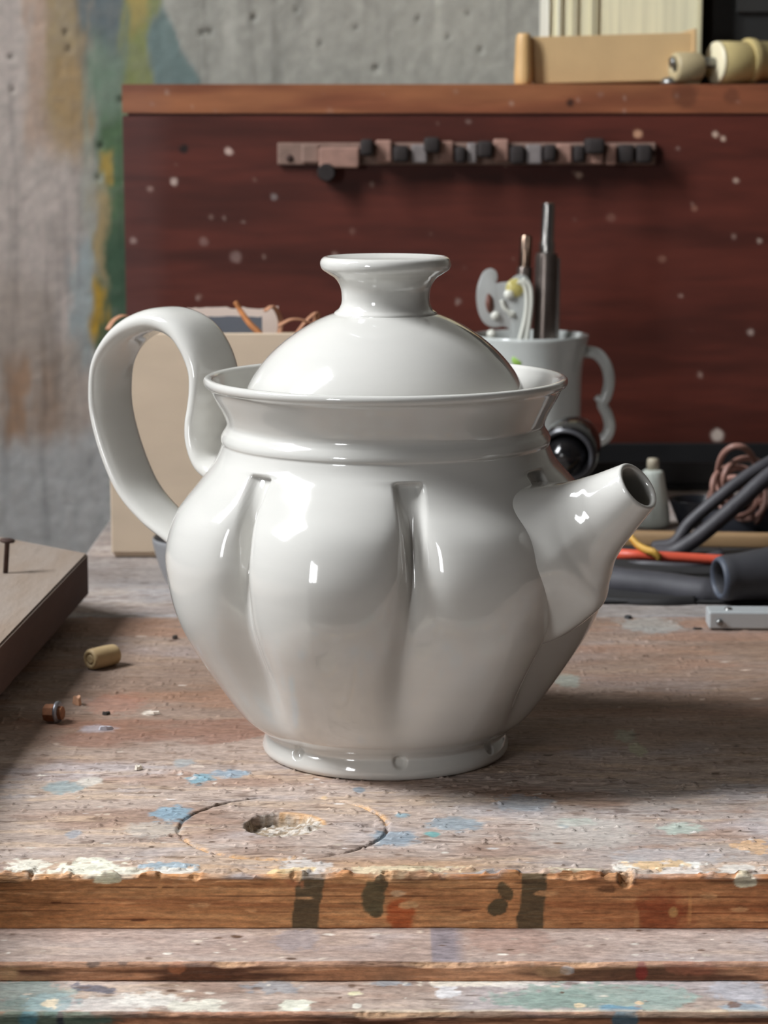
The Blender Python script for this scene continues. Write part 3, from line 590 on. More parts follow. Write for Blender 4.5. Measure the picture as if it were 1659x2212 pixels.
# contents
zf = bz
def sheet(name, x0, x1, Y, z0, z1, m, label, cat, t=.0012, amp=.0015, rot=0., seed=0):
    n = 24; r = np.random.RandomState(seed)
    top = [(x, z1+amp*(fbm(np.array(x*160.+seed), np.array(seed*1.3), 3)-.5)*2) for x in np.linspace(x1, x0, n)]
    V, Fc = prism([(x0, z0), (x1, z0)]+top, Y, Y+t); V = xf((V, Fc), rotz(rot, ((x0+x1)/2, Y, 0)))[0]
    o = build(name, V, Fc, m, smooth=False); return tag(o, label, cat)
px = lambda x, y, Y: aty(x, y, Y)
ya = YC+.030
sheet('grey_card', px(400, 0, ya)[0], px(560, 0, ya)[0], ya, .004, px(0, 684, ya)[2], mat('slate_card', lin(104, 108, 116), .7), 'slate grey card standing inside the cardboard box', 'card', amp=.0006, rot=.05, seed=1)
ya = YC+.052
sheet('torn_paper', px(395, 0, ya)[0], px(596, 0, ya)[0], ya, .004, px(0, 666, ya)[2], mat('torn_paper', lin(226, 206, 192), .8), 'torn pale paper edge standing behind the grey card', 'paper', amp=.0022, seed=2)
ya = YC+.012
tw = [px(508, 652, ya+.004), px(520, 672, ya+.003), px(540, 700, ya), px(562, 722, ya-.002), px(590, 760, ya)]
V, Fc = tube(catmull(tw, 5), np.linspace(.0013, .0019, 21), 8); o = build('twig', V, Fc, mat('orange_twig', lin(176, 112, 62), .7, vary=.3, vscale=200)); tag(o, 'orange-brown twig sticking up out of the cardboard box', 'twig')
shav = mat('brown_shaving', lin(170, 122, 92), .7, vary=.25, vscale=200)
def shaving(pts, Y, wd, label):
    P = catmull([px(a, b, Y+dy) for a, b, dy in pts], 6); V, Fc = tube(P, wd, 8, flat=.25); o = build('wood_shaving', V, Fc, shav); tag(o, label, 'wood shaving', 'shavings in the cardboard box')
shaving([(572, 672, 0), (588, 662, .002), (600, 676, .004), (606, 700, .004), (598, 740, .004)], YC+.03, .0026, 'curled brown shaving next to the orange twig')
shaving([(602, 704, 0), (630, 690, .002), (660, 694, .004), (690, 715, .006), (680, 760, .006)], YC+.02, .0028, 'arched brown shaving beside the teapot lid')
shaving([(640, 720, 0), (664, 690, .003), (684, 676, .006), (676, 730, .01)], YC+.03, .0018, 'thin pale shaving tip touching the lid outline')
shaving([(232, 712, 0), (246, 692, .003), (266, 682, .006), (284, 690, .01), (300, 740, .01)], YC+.02, .0022, 'small brown shaving curling over the box corner by the handle')

# grey plastic dish behind the teapot, its rim just in view
gp = mat('grey_plastic', lin(150, 150, 152), .35, vary=.04, trans=.15)
c = atz(452, 1262); R_ = c[0]-atz(331, 1262)[0]
c = np.array([c[0], c[1], 0]); pr = catmull([(.0002, .0015), (R_*.55, .001), (R_*.70, .0), (R_*.74, .001), (R_*.86, .008), (R_*.97, .018), (R_, .0225), (R_*.985, .0235), (R_*.965, .0225), (R_*.93, .018), (R_*.82, .009), (R_*.70, .0035), (.0002, .003)], 6)
V, Fc = lathe(pr, 72, c); o = build('dish', V, Fc, gp); tag(o, 'grey plastic dish half hidden behind the teapot', 'dish')

# ================================================================== RED-BROWN TOOL CHEST
CY = .70; x0c = aty(267, 400, CY)[0]; zt_ = aty(267, 182, CY)[2]; zs_ = aty(267, 247, CY)[2]; X1c = .46
chest = Thing('tool_chest', ((x0c+X1c)/2, CY+.1, 0), 'dark red-brown wooden tool chest standing along the back of the bench', 'chest')
redw = mat('mahogany_paint', (1, 1, 1), .48, attr=True, vary=.16, vscale=70, stretch=(.25, 1, 1.5), bump=.12, bscale=220, spec=.35)
def chest_panel(name, z0, z1, y, y2, base, col2, lst, nsp, seed, sideg):
    xs = np.arange(x0c, X1c, .0014); zs = np.linspace(z0, z1, max(6, int((z1-z0)/.0011)))
    path = [(y2, z0)]+[(y, z) for z in zs]+[(y2, z1)]; n = len(path); path = np.array(path)
    X = np.repeat(xs[:, None], n, 1); Y = np.repeat(path[None, :, 0], len(xs), 0); Z = np.repeat(path[None, :, 1], len(xs), 0)
    p = Pig(X, Z, lin(*base)); p.put(col2, sst(.42, .68, fbm(X*9+seed, Z*60+seed, 4))*.8); p.c *= (.82+.36*fbm(X*40+seed, Z*300, 4))[..., None]
    if sideg: p.put((112, 86, 84), sst(x0c+.03, x0c, X+(fbm(X*40, Z*20, 3)-.5)*.03)*.22)
    for (a, b, r, c, al) in lst: face_px(p, a, b, r, r, c, y, al, .25, .3)
    r = np.random.RandomState(seed)
    for i in range(nsp):
        a = r.uniform(x0c, .36); b = r.uniform(z0, z1); s_ = r.uniform(.0005, .0016)*(1 if r.rand() > .12 else 1.5); p.blob(a, b, s_, s_*r.uniform(.8, 1.6), [(186, 160, 146), (150, 118, 106), (196, 176, 164)][r.randint(3)], r.uniform(.1, .5), .3, .4, 700, i*2.3)
    V = np.stack([X, Y, Z], -1).reshape(-1, 3); Fc = [tuple(f) for f in grid_faces(len(xs), n)[:, ::-1]]
    m = len(xs)-1
    Fc += [(i*n+n-1, (i+1)*n+n-1, (i+1)*n, i*n)[::-1] for i in range(m)] + [tuple(range(n)), tuple(m*n+i for i in range(n))[::-1]]
    return build(name, V, Fc, redw, chest, pigment=p.c.reshape(-1, 3), smooth=False)
tops = [(1232, 222, 8, (52, 30, 22), .95), (1480, 205, 26, (74, 40, 28), .5), (1580, 208, 16, (80, 46, 32), .5)]
sp = [(397, 322, 9, (26, 16, 14), 1.), (494, 327, 8, (196, 170, 158), .9), (376, 392, 8, (196, 172, 160), .9), (324, 408, 6, (160, 130, 120), .7), (288, 520, 7, (166, 140, 132), .7), (440, 522, 9, (150, 120, 112), .5), (592, 425, 7, (160, 150, 146), .5), (510, 555, 12, (156, 130, 122), .5), (1378, 290, 9, (196, 150, 120), .9), (1545, 290, 6, (206, 180, 160), .9), (1562, 300, 5, (206, 180, 160), .9), (1430, 560, 8, (140, 100, 84), .6), (1550, 940, 13, (196, 180, 168), .9), (1622, 718, 7, (170, 150, 140), .8), (1250, 378, 7, (190, 160, 140), .8), (1320, 470, 9, (120, 84, 72), .6), (990, 650, 6, (140, 120, 112), .7), (1640, 520, 5, (180, 160, 146), .8), (1500, 450, 6, (150, 110, 92), .6), (1590, 390, 5, (190, 166, 150), .8)]
chest_panel('front_panel', .0, zs_-.0008, CY+.001, CY+.02, (86, 39, 29), (66, 29, 21), sp, 60, 3, True)
chest_panel('top_plank', zs_+.0008, zt_, CY-.0005, CY+.19, (148, 94, 62), (120, 68, 46), tops, 20, 6, True)
plainred = mat('chest_side', lin(92, 44, 34), .5, vary=.2, vscale=40, stretch=(1, .3, 1))
for nm, b in (('side_panel', (x0c+.0005, x0c+.015, CY+.0205, CY+.188, 0, zs_)), ('side_panel', (X1c-.015, X1c-.0015, CY+.0205, CY+.188, 0, zs_)), ('back_panel', (x0c+.0155, X1c-.0155, CY+.175, CY+.188, 0, zs_)), ('seam_batten', (x0c+.003, X1c-.003, CY+.004, CY+.02, zs_-.002, zs_+.002))):
    V, Fc = box(*b, bev=.0008); build(nm, V, Fc, plainred, chest, smooth=False)

# ---- tool rail on the chest front
rail = Thing('tool_rail', (aty(1010, 355, CY)[0], CY, aty(0, 357, CY)[2]), 'metal tool holder rail with rubber rollers screwed to the chest', 'tool rail')
tin = mat('dusty_tin', lin(142, 116, 104), .6, .35, vary=.2, vscale=120); rub = mat('black_rubber', lin(38, 30, 28), .8, vary=.2, vscale=200); clipm = mat('dusty_clip', lin(160, 124, 110), .6, .15, vary=.2, vscale=150); clipg = mat('grey_clip', lin(132, 124, 122), .55, .3, vary=.2, vscale=150)
def rbox(nm, a, b, c, d, y0, y1, m, bev=.0008, par=None):
    p0 = aty(a, d, CY); p1 = aty(c, b, CY); V, Fc = box(p0[0], p1[0], CY+y0, CY+y1, p0[2], p1[2], bev); return build(nm, V, Fc, m, par or rail, smooth=False)
rbox('backing_strip', 600, 308, 1416, 356, -.003, .001, tin)
for a, b, c, d, dp, m in ((652, 312, 690, 352, .006, tin), (690, 318, 776, 362, .012, clipm), (812, 302, 846, 350, .016, clipm), (888, 312, 922, 352, .014, clipg), (948, 304, 978, 350, .016, clipm), (1008, 308, 1028, 352, .014, clipg), (1064, 300, 1096, 348, .016, clipm), (1134, 312, 1168, 354, .015, clipg), (1200, 310, 1232, 352, .015, clipm), (1262, 318, 1300, 354, .014, clipm), (1304, 312, 1326, 356, .018, clipm)):
    rbox('clip', a, b, c, d, -dp, -.0031, m, .0012)
for a, b, c, d, dp in ((778, 300, 808, 336, .024), (848, 314, 884, 350, .018), (914, 296, 950, 330, .025), (980, 316, 1006, 352, .018), (1028, 304, 1062, 340, .024), (1098, 314, 1132, 354, .018), (1170, 312, 1198, 348, .022), (1234, 314, 1260, 350, .018), (1258, 298, 1300, 332, .026), (1330, 312, 1366, 352, .018), (1368, 312, 1404, 352, .018)):
    p0 = aty(a, d, CY); p1 = aty(c, b, CY); V, Fc = box(p0[0]+.0003, p1[0]-.0003, CY-dp, CY-.0033, p0[2], p1[2], .0022, 3)
    build('roller', V, Fc, rub, rail, sharp=40)
pz = aty(706, 372, CY); V, Fc = lathe([(.0003, 0), (.0050, 0), (.0058, .0010), (.0058, .012), (.0050, .0132), (.0003, .0132)], 18, (pz[0], CY-.0012, pz[2]), axis=(0, -1, 0)); build('hanging_roller', V, Fc, rub, rail, sharp=40)
for a in (626, 1408):
    pz = aty(a, 342 if a < 700 else 330, CY); V, Fc = lathe([(.0002, .0016), (.0016, .0013), (.0024, .0003), (.0024, 0)], 14, (pz[0], CY-.003, pz[2]), axis=(0, -1, 0)); build('screw', V, Fc, rust, rail)

# ---- on top of the chest
ZT = zt_
tray_m = mat('tan_card', lin(196, 164, 118), .75, vary=.08, vscale=40, bump=.1); wood_l = mat('pale_round_wood', lin(206, 166, 112), .45, vary=.15, vscale=80, stretch=(1, 1, .2))
ty = CY+.012
tr = Thing('card_tray', (aty(1330, 182, ty)[0], ty+.03, ZT), 'shallow tan cardboard tray on top of the red chest', 'tray')
p0 = aty(1152, 181, ty); p1 = aty(1502, 172, ty); ztl = aty(1150, 80, ty)[2]; ztr = aty(1500, 70, ty)[2]
V, Fc = prism([(p0[0], ZT+.0006), (p1[0], ZT+.0030), (p1[0]-.0006, ztr), (p0[0]-.0042, ztl)], ty, ty+.0022, .0004); build('front_panel', V, Fc, tray_m, tr, smooth=False)
V, Fc = prism([(p0[0]+.001, ZT), (p1[0], ZT+.0022), (p1[0], ZT+.0040), (p0[0]+.001, ZT+.0018)], ty+.0023, ty+.07); build('bottom_panel', V, Fc, tray_m, tr, smooth=False)
V, Fc = box(p0[0]-.0015, p0[0]+.0005, ty+.0023, ty+.07, ZT+.002, ztl-.001, .0004); build('side_panel', V, Fc, tray_m, tr, smooth=False)
V, Fc = box(p1[0]-.0025, p1[0]+.0002, ty-.0012, ty+.07, ZT+.0042, ztr+.0024, .0006); build('side_panel', V, Fc, tray_m, tr, smooth=False)
V, Fc = box(p0[0]+.001, p1[0]-.001, ty+.068, ty+.070, ZT+.004, ztl-.003, .0004); build('back_panel', V, Fc, tray_m, tr, smooth=False)
a0 = aty(1130, 181, CY+.01); h_ = aty(1130, 72, CY+.01)[2]-ZT
pr = catmull([(.0002, 0), (.0050, 0), (.0056, .0006), (.0054, h_*.5), (.0046, h_*.93), (.0036, h_-.0002), (.0002, h_)], 4)
V, Fc = lathe(pr, 28, (a0[0], CY+.0085, ZT)); o = build('wooden_peg', V, Fc, wood_l); tag(o, 'pale round wooden peg standing left of the cardboard tray', 'peg')
# books standing behind the tray
page = mat('cream_pages', lin(222, 215, 182), .8, vary=.14, vscale=420, stretch=(1, .02, .02), bump=.3, bscale=900); cover_w = mat('white_cover', lin(232, 230, 214), .5); cover_t = mat('buff_cover', lin(198, 190, 160), .6); cover_g = mat('ochre_cover', lin(186, 178, 146), .6)
by = CY+.095
def book(a, b, cov, label, hgt):
    p0 = aty(a, 0, by)[0]; p1 = aty(b, 0, by)[0]; t = min(.0022, (p1-p0)*.16)
    B_ = Thing('book', ((p0+p1)/2, by+.035, ZT), label, 'book', 'books standing behind the tray')
    V, Fc = box(p0+t, p1-t, by+.002, by+.078, ZT+.002, ZT+hgt-.002, .0003); build('page_block', V, Fc, page, B_, smooth=False)
    V, Fc = box(p0, p0+t*.95, by, by+.083, ZT, ZT+hgt, .0006); build('cover', V, Fc, cov, B_, smooth=False)
    V, Fc = box(p1-t*.95, p1, by, by+.083, ZT, ZT+hgt, .0006); build('cover', V, Fc, cov, B_, smooth=False)
    V, Fc = box(p0+t*.96, p1-t*.96, by+.0785, by+.083, ZT, ZT+hgt, .0006); build('spine', V, Fc, cov, B_, smooth=False)
book(1184, 1209, cover_w, 'thin white book, leftmost behind the cardboard tray', .16)
book(1210, 1241, cover_t, 'slim buff book, second from the left behind the tray', .158)
book(1242, 1284, cover_t, 'medium buff book, third from the left behind the tray', .162)
book(1286, 1518, cover_g, 'very thick book with cream pages showing, rightmost behind the tray', .17)
# dark case at the right
V, Fc = join(box(aty(1532, 0, by)[0], X1c-.01, by+.02, by+.088, ZT, ZT+.17, .004))
dk = Thing('dark_case', (.30, by+.05, ZT), 'black case standing behind the nylon roller', 'case'); build('case_body', V, Fc, mat('black_case', lin(24, 24, 22), .7, vary=.2), dk, smooth=False)
V, Fc = box(aty(1600, 0, by)[0], X1c-.03, by+.0165, by+.0197, ZT+.05, ZT+.16, .001); build('case_panel', V, Fc, mat('black_panel', lin(34, 33, 30), .8, vary=.2), dk, smooth=False)
# nylon roller on threaded rod
nyl = mat('nylon', lin(226, 216, 184), .4, vary=.05, sss=.1); nyl_d = mat('aged_nylon', lin(190, 172, 120), .45, vary=.06); nyl_s = mat('small_nylon', lin(176, 160, 124), .5, vary=.06); stl = mat('steel', lin(140, 140, 138), .35, .9)
ax = np.array([.93, .36, 0]); ax /= np.linalg.norm(ax); rc = aty(1545, 133, CY+.014); R_ = .0137; rc[2] = ZT+R_+.0002
ro = Thing('roller_spool', (rc[0]+.02, rc[1]+.01, ZT), 'beige nylon roller on a threaded rod at the right of the chest top', 'roller')
V, Fc = lathe([(.003, .0008), (R_*.55, .0006), (R_*.9, 0), (R_, .0014), (R_, .021), (R_*.93, .0225), (.003, .0225)], 40, rc, axis=ax); build('big_wheel', V, Fc, nyl_d, ro, sharp=50)
V, Fc = lathe([(.0032, -.0006), (R_*.86, -.0010), (R_*.97, -.0002), (R_*1.0, .0012), (R_*.9, .0014)], 40, rc, axis=ax); build('wheel_face', V, Fc, nyl, ro)
V, Fc = lathe([(.003, .0226), (R_*1.06, .0226), (R_*1.08, .025), (R_*1.06, .0275), (R_*.96, .029), (R_*.9, .05), (.003, .05)], 40, rc+np.array([0, 0, .0012]), axis=ax); build('flanged_wheel', V, Fc, nyl_d, ro, sharp=50)
scs = [(.0001, -.032)]+[(.0030 if i % 2 else .0036, -.0318+i*.0008) for i in range(40)]+[(.0001, .002)]
V, Fc = lathe(scs, 16, rc, axis=ax); build('threaded_rod', V, Fc, stl, ro)
Rs = .0094; s0 = rc-ax*.0300
V, Fc = lathe([(.0030, .0030), (.0034, .0008), (Rs*.5, .0), (Rs*.85, .0), (Rs, .0014), (Rs, .016), (Rs*.9, .0185), (.0037, .0186)], 32, s0+np.array([0, 0, -.003]), axis=ax); build('small_wheel', V, Fc, nyl_s, ro, sharp=50)
V, Fc = lathe([(.0001, .0012), (.0031, .0012), (.0031, .0042)], 16, s0+np.array([0, 0, -.003]), axis=ax); build('bore', V, Fc, mat('bore_dark', lin(70, 76, 70), .6), ro)
V, Fc = lathe([(.0001, .0048), (.0046, .0040), (.0060, .0018), (.0060, 0), (.0001, 0)], 18, (aty(1450, 178, CY)[0], CY+.0075, ZT)); o = build('stud', V, Fc, stl); tag(o, 'small bright steel stud under the raised tray corner', 'stud')

# ================================================================== MUG AND WHAT STANDS IN IT
MY = .555; mc = aty(1146, 722, MY); MR = 126*pxs(MY); MZ = mc[2]
mug_m = mat('white_china', lin(192, 196, 192), .15, vary=.03, coat=.3)
mug = Thing('mug', (mc[0], MY, 0), 'white china mug with a curly handle holding tools', 'mug')
pr = catmull([(.0003, .0015), (MR*.6, .0012), (MR*.70, 0), (MR*.76, .001), (MR*.82, .006), (MR*.87, .02), (MR*.88, MZ*.5), (MR*.90, MZ*.8), (MR*.97, MZ-.006), (MR, MZ-.001), (MR*.985, MZ), (MR*.96, MZ-.0012), (MR*.88, MZ-.010), (MR*.82, MZ*.7), (MR*.80, .02), (MR*.7, .007), (.0003, .006)], 6)
V, Fc = lathe(pr, 80, (mc[0], MY, 0)); build('cup', V, Fc, mug_m, mug)
hp_ = [(1226, 782, .0), (1240, 768, -.001), (1262, 760, -.002), (1288, 764, -.002), (1308, 786, -.002), (1316, 822, -.002), (1309, 856, -.002), (1301, 872, -.002), (1312, 896, -.002), (1317, 922, -.002), (1308, 944, -.002), (1288, 954, -.001), (1262, 950, 0)]
P = catmull([aty(a, b, MY+c_) for a, b, c_ in hp_], 6); rr = np.interp(np.linspace(0, 1, len(P)), [0, .1, .3, .55, .62, .75, .93, 1], [.0046, .0036, .0036, .0034, .0034, .0036, .0036, .0030])
V, Fc = tube(P, rr, 14); build('handle', V, Fc, mug_m, mug)
P = catmull([aty(a, b, MY-.002) for a, b in ((1304, 862), (1294, 862), (1287, 856))], 4); V, Fc = tube(P, np.linspace(.0032, .0018, len(P)), 10); build('thumb_spur', V, Fc, mug_m, mug)
P = aty(1118, 778, MY-MR*.9); V, Fc = lathe([(.0001, .0004), (.0030, .0003), (.0034, 0), (.0034, -.001), (.0001, -.0012)], 16, (P[0], MY-MR*.885, P[2]), axis=(-.15, -1, 0)); build('green_mark', V, Fc, mat('leaf_green', lin(150, 190, 90), .3), mug)
# tools
pen_m = mat('pen_steel', lin(168, 164, 160), .25, 1., vary=.15, vscale=60); pen_d = mat('pen_dark', lin(112, 102, 96), .3, .8, vary=.3, vscale=60)
ty_ = MY-.005; b0 = np.array([aty(1168, 760, ty_)[0], ty_, .012]); t0 = aty(1185, 437, ty_-.004); d_ = t0-b0; Lp = np.linalg.norm(d_)
mz = lambda y: (aty(0, y, ty_)[2]-b0[2])/d_[2]*Lp
pn = Thing('metal_pen', (b0[0], ty_, .012), 'tall steel marker with thin top standing in the mug', 'pen')
V, Fc = lathe([(.0001, 0), (.0064, 0), (.0066, .002), (.0066, mz(556)), (.0060, mz(546)), (.0001, mz(546))], 24, b0, axis=d_); build('barrel', V, Fc, pen_d, pn, sharp=40)
V, Fc = lathe([(.0045, mz(546)), (.0046, mz(525)), (.0040, mz(520)), (.0038, mz(445)), (.0034, mz(438)), (.0001, Lp)], 20, b0, axis=d_); build('tip_rod', V, Fc, pen_m, pn, sharp=40)
u = d_/Lp; cp = b0+u*mz(660); V, Fc = box(-.0012, .0012, -.0008, .0008, -.022, .028, .0004); o_ = np.array([.0072, -.001, 0]); V = V+cp+o_; build('clip', V, Fc, pen_m, pn, smooth=False)
b0 = np.array([aty(1116, 760, ty_+.012)[0], ty_+.012, .010]); t0 = aty(1137, 508, ty_+.010); d_ = t0-b0; Lp = np.linalg.norm(d_)
mz = lambda y: (aty(0, y, ty_+.012)[2]-b0[2])/d_[2]*Lp
pn = Thing('short_metal_pen', (b0[0], b0[1], .010), 'shorter brownish metal pen behind the clear plastic piece', 'pen')
V, Fc = lathe([(.0001, 0), (.0044, 0), (.0045, .002), (.0045, mz(580)), (.0040, mz(576)), (.0001, mz(576))], 20, b0, axis=d_); build('barrel', V, Fc, pen_d, pn, sharp=40)
V, Fc = lathe([(.0036, mz(577)), (.0036, mz(512)), (.0030, mz(508)), (.0001, Lp)], 20, b0, axis=d_); build('tip_rod', V, Fc, mat('pen_bronze', lin(150, 128, 112), .25, 1.), pn, sharp=40)
# clear plastic piece with a hook and a disc
clear = mat('clear_plastic', lin(226, 230, 226), .12, trans=.55, coat=.3, vary=.05); ribm = mat('plastic_rib', lin(238, 238, 226), .1, trans=.25, coat=.5); yel = mat('yellow_tint', lin(226, 212, 130), .2, trans=.4)
OY = MY-.018
oc = Thing('plastic_clip', (aty(1110, 745, OY)[0], OY, .01), 'clear plastic clip with hooked arm and round disc leaning in the mug', 'clip')
pp = lambda L, Y=OY: [aty(a, b, Y)[[0, 2]] for a, b in L]
outl = [(1100, 608), (1112, 597), (1128, 593), (1142, 602), (1150, 622), (1151, 650), (1146, 690), (1138, 745), (1133, 800), (1104, 800), (1102, 745), (1100, 712), (1088, 706), (1066, 708), (1048, 700), (1036, 682), (1030, 655), (1030, 628), (1036, 604), (1046, 586), (1060, 580), (1072, 586), (1075, 602), (1072, 612), (1084, 610)]
o2 = catmull(np.array(outl, float), 4, closed=True); V, Fc = prism(pp([tuple(p) for p in o2]), OY, OY+.004, .0006); plate = build('plate', V, Fc, clear, oc, sharp=35)
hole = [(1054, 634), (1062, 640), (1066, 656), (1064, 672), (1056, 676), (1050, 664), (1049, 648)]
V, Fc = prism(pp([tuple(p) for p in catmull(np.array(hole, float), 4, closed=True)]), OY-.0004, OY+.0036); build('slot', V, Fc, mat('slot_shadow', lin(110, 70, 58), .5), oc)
for L, r_ in (([(1118, 608), (1132, 616), (1138, 640), (1136, 680), (1128, 716), (1118, 752)], .0014), ([(1128, 602), (1144, 616), (1148, 645), (1144, 690), (1134, 752)], .0014)):
    P = catmull([aty(a, b, OY-.0006) for a, b in L], 6); V, Fc = tube(P, r_, 10); build('rib', V, Fc, ribm, oc)
P = catmull([aty(a, b, OY-.0004) for a, b in ((1084, 648), (1090, 666), (1104, 678))], 6); V, Fc = tube(P, .0014, 10); build('small_rib', V, Fc, ribm, oc)
for a, b, r_ in ((1100, 636, .0030), (1070, 682, .0026), (1105, 678, .0020), (1062, 722, .0028)):
    P = aty(a, b, OY); V, Fc = lathe(catmull([(.0001, r_*.8), (r_*.6, r_*.65), (r_, 0), (r_, -.001)], 4), 18, (P[0], OY-.0002, P[2]), axis=(0, -1, 0)); build('stud', V, Fc, ribm, oc)
P = aty(1113, 622, OY); V, Fc = lathe([(.0001, .0008), (.0046, .0007), (.0054, 0), (.0054, -.0006)], 24, (P[0], OY-.0002, P[2]), axis=(0, -1, 0)); build('yellow_disc', V, Fc, yel, oc)

# black bulb in front of the mug
blk = mat('black_gloss', lin(20, 19, 20), .18, coat=.4); blk2 = mat('black_matte', lin(30, 29, 30), .6, vary=.2)
KY = .44; kc = aty(1236, 962, KY); bl = Thing('black_lamp_head', (kc[0], KY, 0), 'black rounded lamp head lying in front of the mug', 'lamp head')
axk = np.array([-.30, -.86, -.30]); axk /= np.linalg.norm(axk); Rk = 66*pxs(KY)
V, Fc = lathe(catmull([(Rk*.80, .010), (Rk*.96, .011), (Rk, .008), (Rk*.97, .0), (Rk*.86, -.007), (Rk*.62, -.014), (Rk*.3, -.017), (.0003, -.018)], 5), 48, kc, axis=axk); build('shell', V, Fc, blk, bl)
V, Fc = lathe(catmull([(.0003, .0190), (Rk*.35, .0175), (Rk*.60, .0125), (Rk*.74, .006), (Rk*.80, .0)], 5), 40, kc+np.array([-.0016, 0, -.0022]), axis=axk); build('dome', V, Fc, blk, bl)
V, Fc = lathe(catmull([(Rk*.70, .0085), (Rk*.78, .0118), (Rk*.86, .0125), (Rk*.93, .0115)], 4), 48, kc, axis=axk); build('bezel', V, Fc, mat('grey_bezel', lin(74, 74, 78), .3, .2), bl)
V, Fc = lathe([(.0003, 0), (.018, 0), (.018, .003), (.006, .006), (.005, kc[2]*.8), (.0003, kc[2]*.8)], 30, (kc[0]+.002, KY+.016, 0)); build('stand', V, Fc, blk2, bl)

# ================================================================== CLUTTER ON THE RIGHT
rub2 = mat('grey_black_rubber', lin(62, 60, 64), .55, vary=.2, vscale=120, bump=.2, bscale=400)
def cable(name, pts, r, m, label, cat, n=16, k=8, group=None):
    P = catmull(pts, k); V, Fc = tube(P, r, n); o = build(name, V, Fc, m); return tag(o, label, cat, group)
A = aty
# added black mat that darkens the bench under the clutter
m0 = atz(1296, 1304); V, Fc = xf(box(0, .26, 0, .19, .0001, .0012, .0004), Matrix.Translation((m0[0], m0[1]+.001, 0)) @ Matrix.Rotation(-.02, 4, 'Z'))
o = build('added_dark_mat', V, Fc, mat('added_mat_black', lin(30, 29, 30), .8, vary=.3, vscale=80, bump=.3)); tag(o, 'thin black mat added to darken the bench under the cables on the right', 'mat')
# added black tray, stands in for the shade at the chest foot
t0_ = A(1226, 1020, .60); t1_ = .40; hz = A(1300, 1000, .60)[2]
tb = Thing('added_shade_tray', ((t0_[0]+t1_)/2, .64, 0), 'long black tray added as dark shade at the foot of the chest', 'tray')
bt_m = mat('shade_tray_black', lin(20, 19, 20), .5, vary=.2)
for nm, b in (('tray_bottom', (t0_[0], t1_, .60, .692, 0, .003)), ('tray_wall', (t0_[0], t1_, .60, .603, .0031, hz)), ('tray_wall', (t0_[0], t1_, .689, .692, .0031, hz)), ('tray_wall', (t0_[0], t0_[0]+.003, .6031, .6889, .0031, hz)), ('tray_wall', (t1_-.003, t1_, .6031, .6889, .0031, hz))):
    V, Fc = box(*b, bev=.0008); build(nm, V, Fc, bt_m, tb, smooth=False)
# white bottle
WB = .47; wc = A(1408, 1140, WB); bt = Thing('plastic_bottle', (wc[0], WB, 0), 'tall pale translucent plastic bottle behind the spout tip', 'bottle')
hz = A(1408, 1012, WB)[2]; pr = catmull([(.0003, 0), (.0090, 0), (.0098, .001), (.0096, hz*.25), (.0084, hz*.5), (.0070, hz*.75), (.0058, hz*.94), (.0050, hz-.001), (.0003, hz)], 6)
V, Fc = lathe(pr, 32, (wc[0], WB, 0)); build('bottle_body', V, Fc, mat('milky_plastic', lin(222, 228, 218), .35, trans=.1), bt)
V, Fc = lathe([(.0003, hz+.006), (.0030, hz+.0055), (.0034, hz+.004), (.0034, hz-.0008), (.0003, hz-.0008)], 24, (wc[0], WB, 0)); build('bottle_cap', V, Fc, mat('pale_cap', lin(170, 160, 140), .4), bt)
# black dish
DY = .47; dc = A(1496, 1100, DY); Rd = 62*pxs(DY); zd = A(1490, 1078, DY)[2]
pr = catmull([(.0003, .001), (Rd*.5, .0), (Rd*.60, .001), (Rd*.8, zd*.5), (Rd*.97, zd*.94), (Rd, zd), (Rd*.96, zd), (Rd*.92, zd*.9), (Rd*.74, zd*.5), (Rd*.5, .004), (.0003, .004)], 5)
V, Fc = lathe(pr, 48, (dc[0]+.002, DY, 0)); o = build('bowl', V, Fc, mat('black_enamel', lin(30, 32, 38), .3, vary=.1)); tag(o, 'small black bowl behind the thick grey cables', 'bowl')
# two thick cables rising to the right
cable('thick_cable', [(A(1420, 1200, .37)[0], .382, .0036), A(1457, 1173, .374), A(1487, 1133, .374), A(1549, 1078, .374), A(1604, 1035, .376), A(1659, 1001, .38), A(1800, 930, .40)], .0034, rub2, 'upper of two thick grey cables slanting up at the right', 'cable', group='thick cables')
cable('thick_cable', [(A(1420, 1204, .36)[0], .362, .0045), A(1457, 1191, .352), A(1503, 1164, .350), A(1549, 1127, .350), A(1595, 1087, .352), A(1659, 1029, .356), A(1810, 930, .37)], .0041, rub2, 'lower of two thick grey cables slanting up at the right', 'cable', group='thick cables')
# lying cable into the rubber grip
g0 = A(1578, 1272, .258)
cable('lying_cable', [(A(1220, 1246, .33)[0], .345, .0075), A(1316, 1252, .295), A(1380, 1262, .284), A(1450, 1270, .276), A(1530, 1282, .264), A(1600, 1286, .262)], [.0072]*33+[.0060]*8, mat('matte_black_cable', lin(58, 57, 62), .65, vary=.2, vscale=100), 'thick black cable lying right of the spout and running into a rubber grip', 'cable')
cable('thin_black_cable', [(A(1250, 1222, .40)[0], .42, .004), A(1330, 1232, .36), A(1400, 1222, .35), A(1480, 1226, .345), (A(1560, 1232, .35)[0], .35, .005)], .0040, rub2, 'thin black cable behind the thick lying cable', 'cable')
cable('flat_black_cable', [A(1300, 1300, .262), A(1370, 1304, .258), A(1440, 1304, .256), A(1500, 1302, .258)], .0034, blk2, 'low black cable in front of the thick lying cable', 'cable')
gc = A(1556, 1282, .250); gax = np.array([.88, .22, .05]); gax /= np.linalg.norm(gax); Rg_ = .0105
gc[2] = Rg_+.0010
gp_ = Thing('rubber_grip', (gc[0]+.02, gc[1], 0), 'hollow black rubber grip with a bluish lip at the right edge', 'grip')
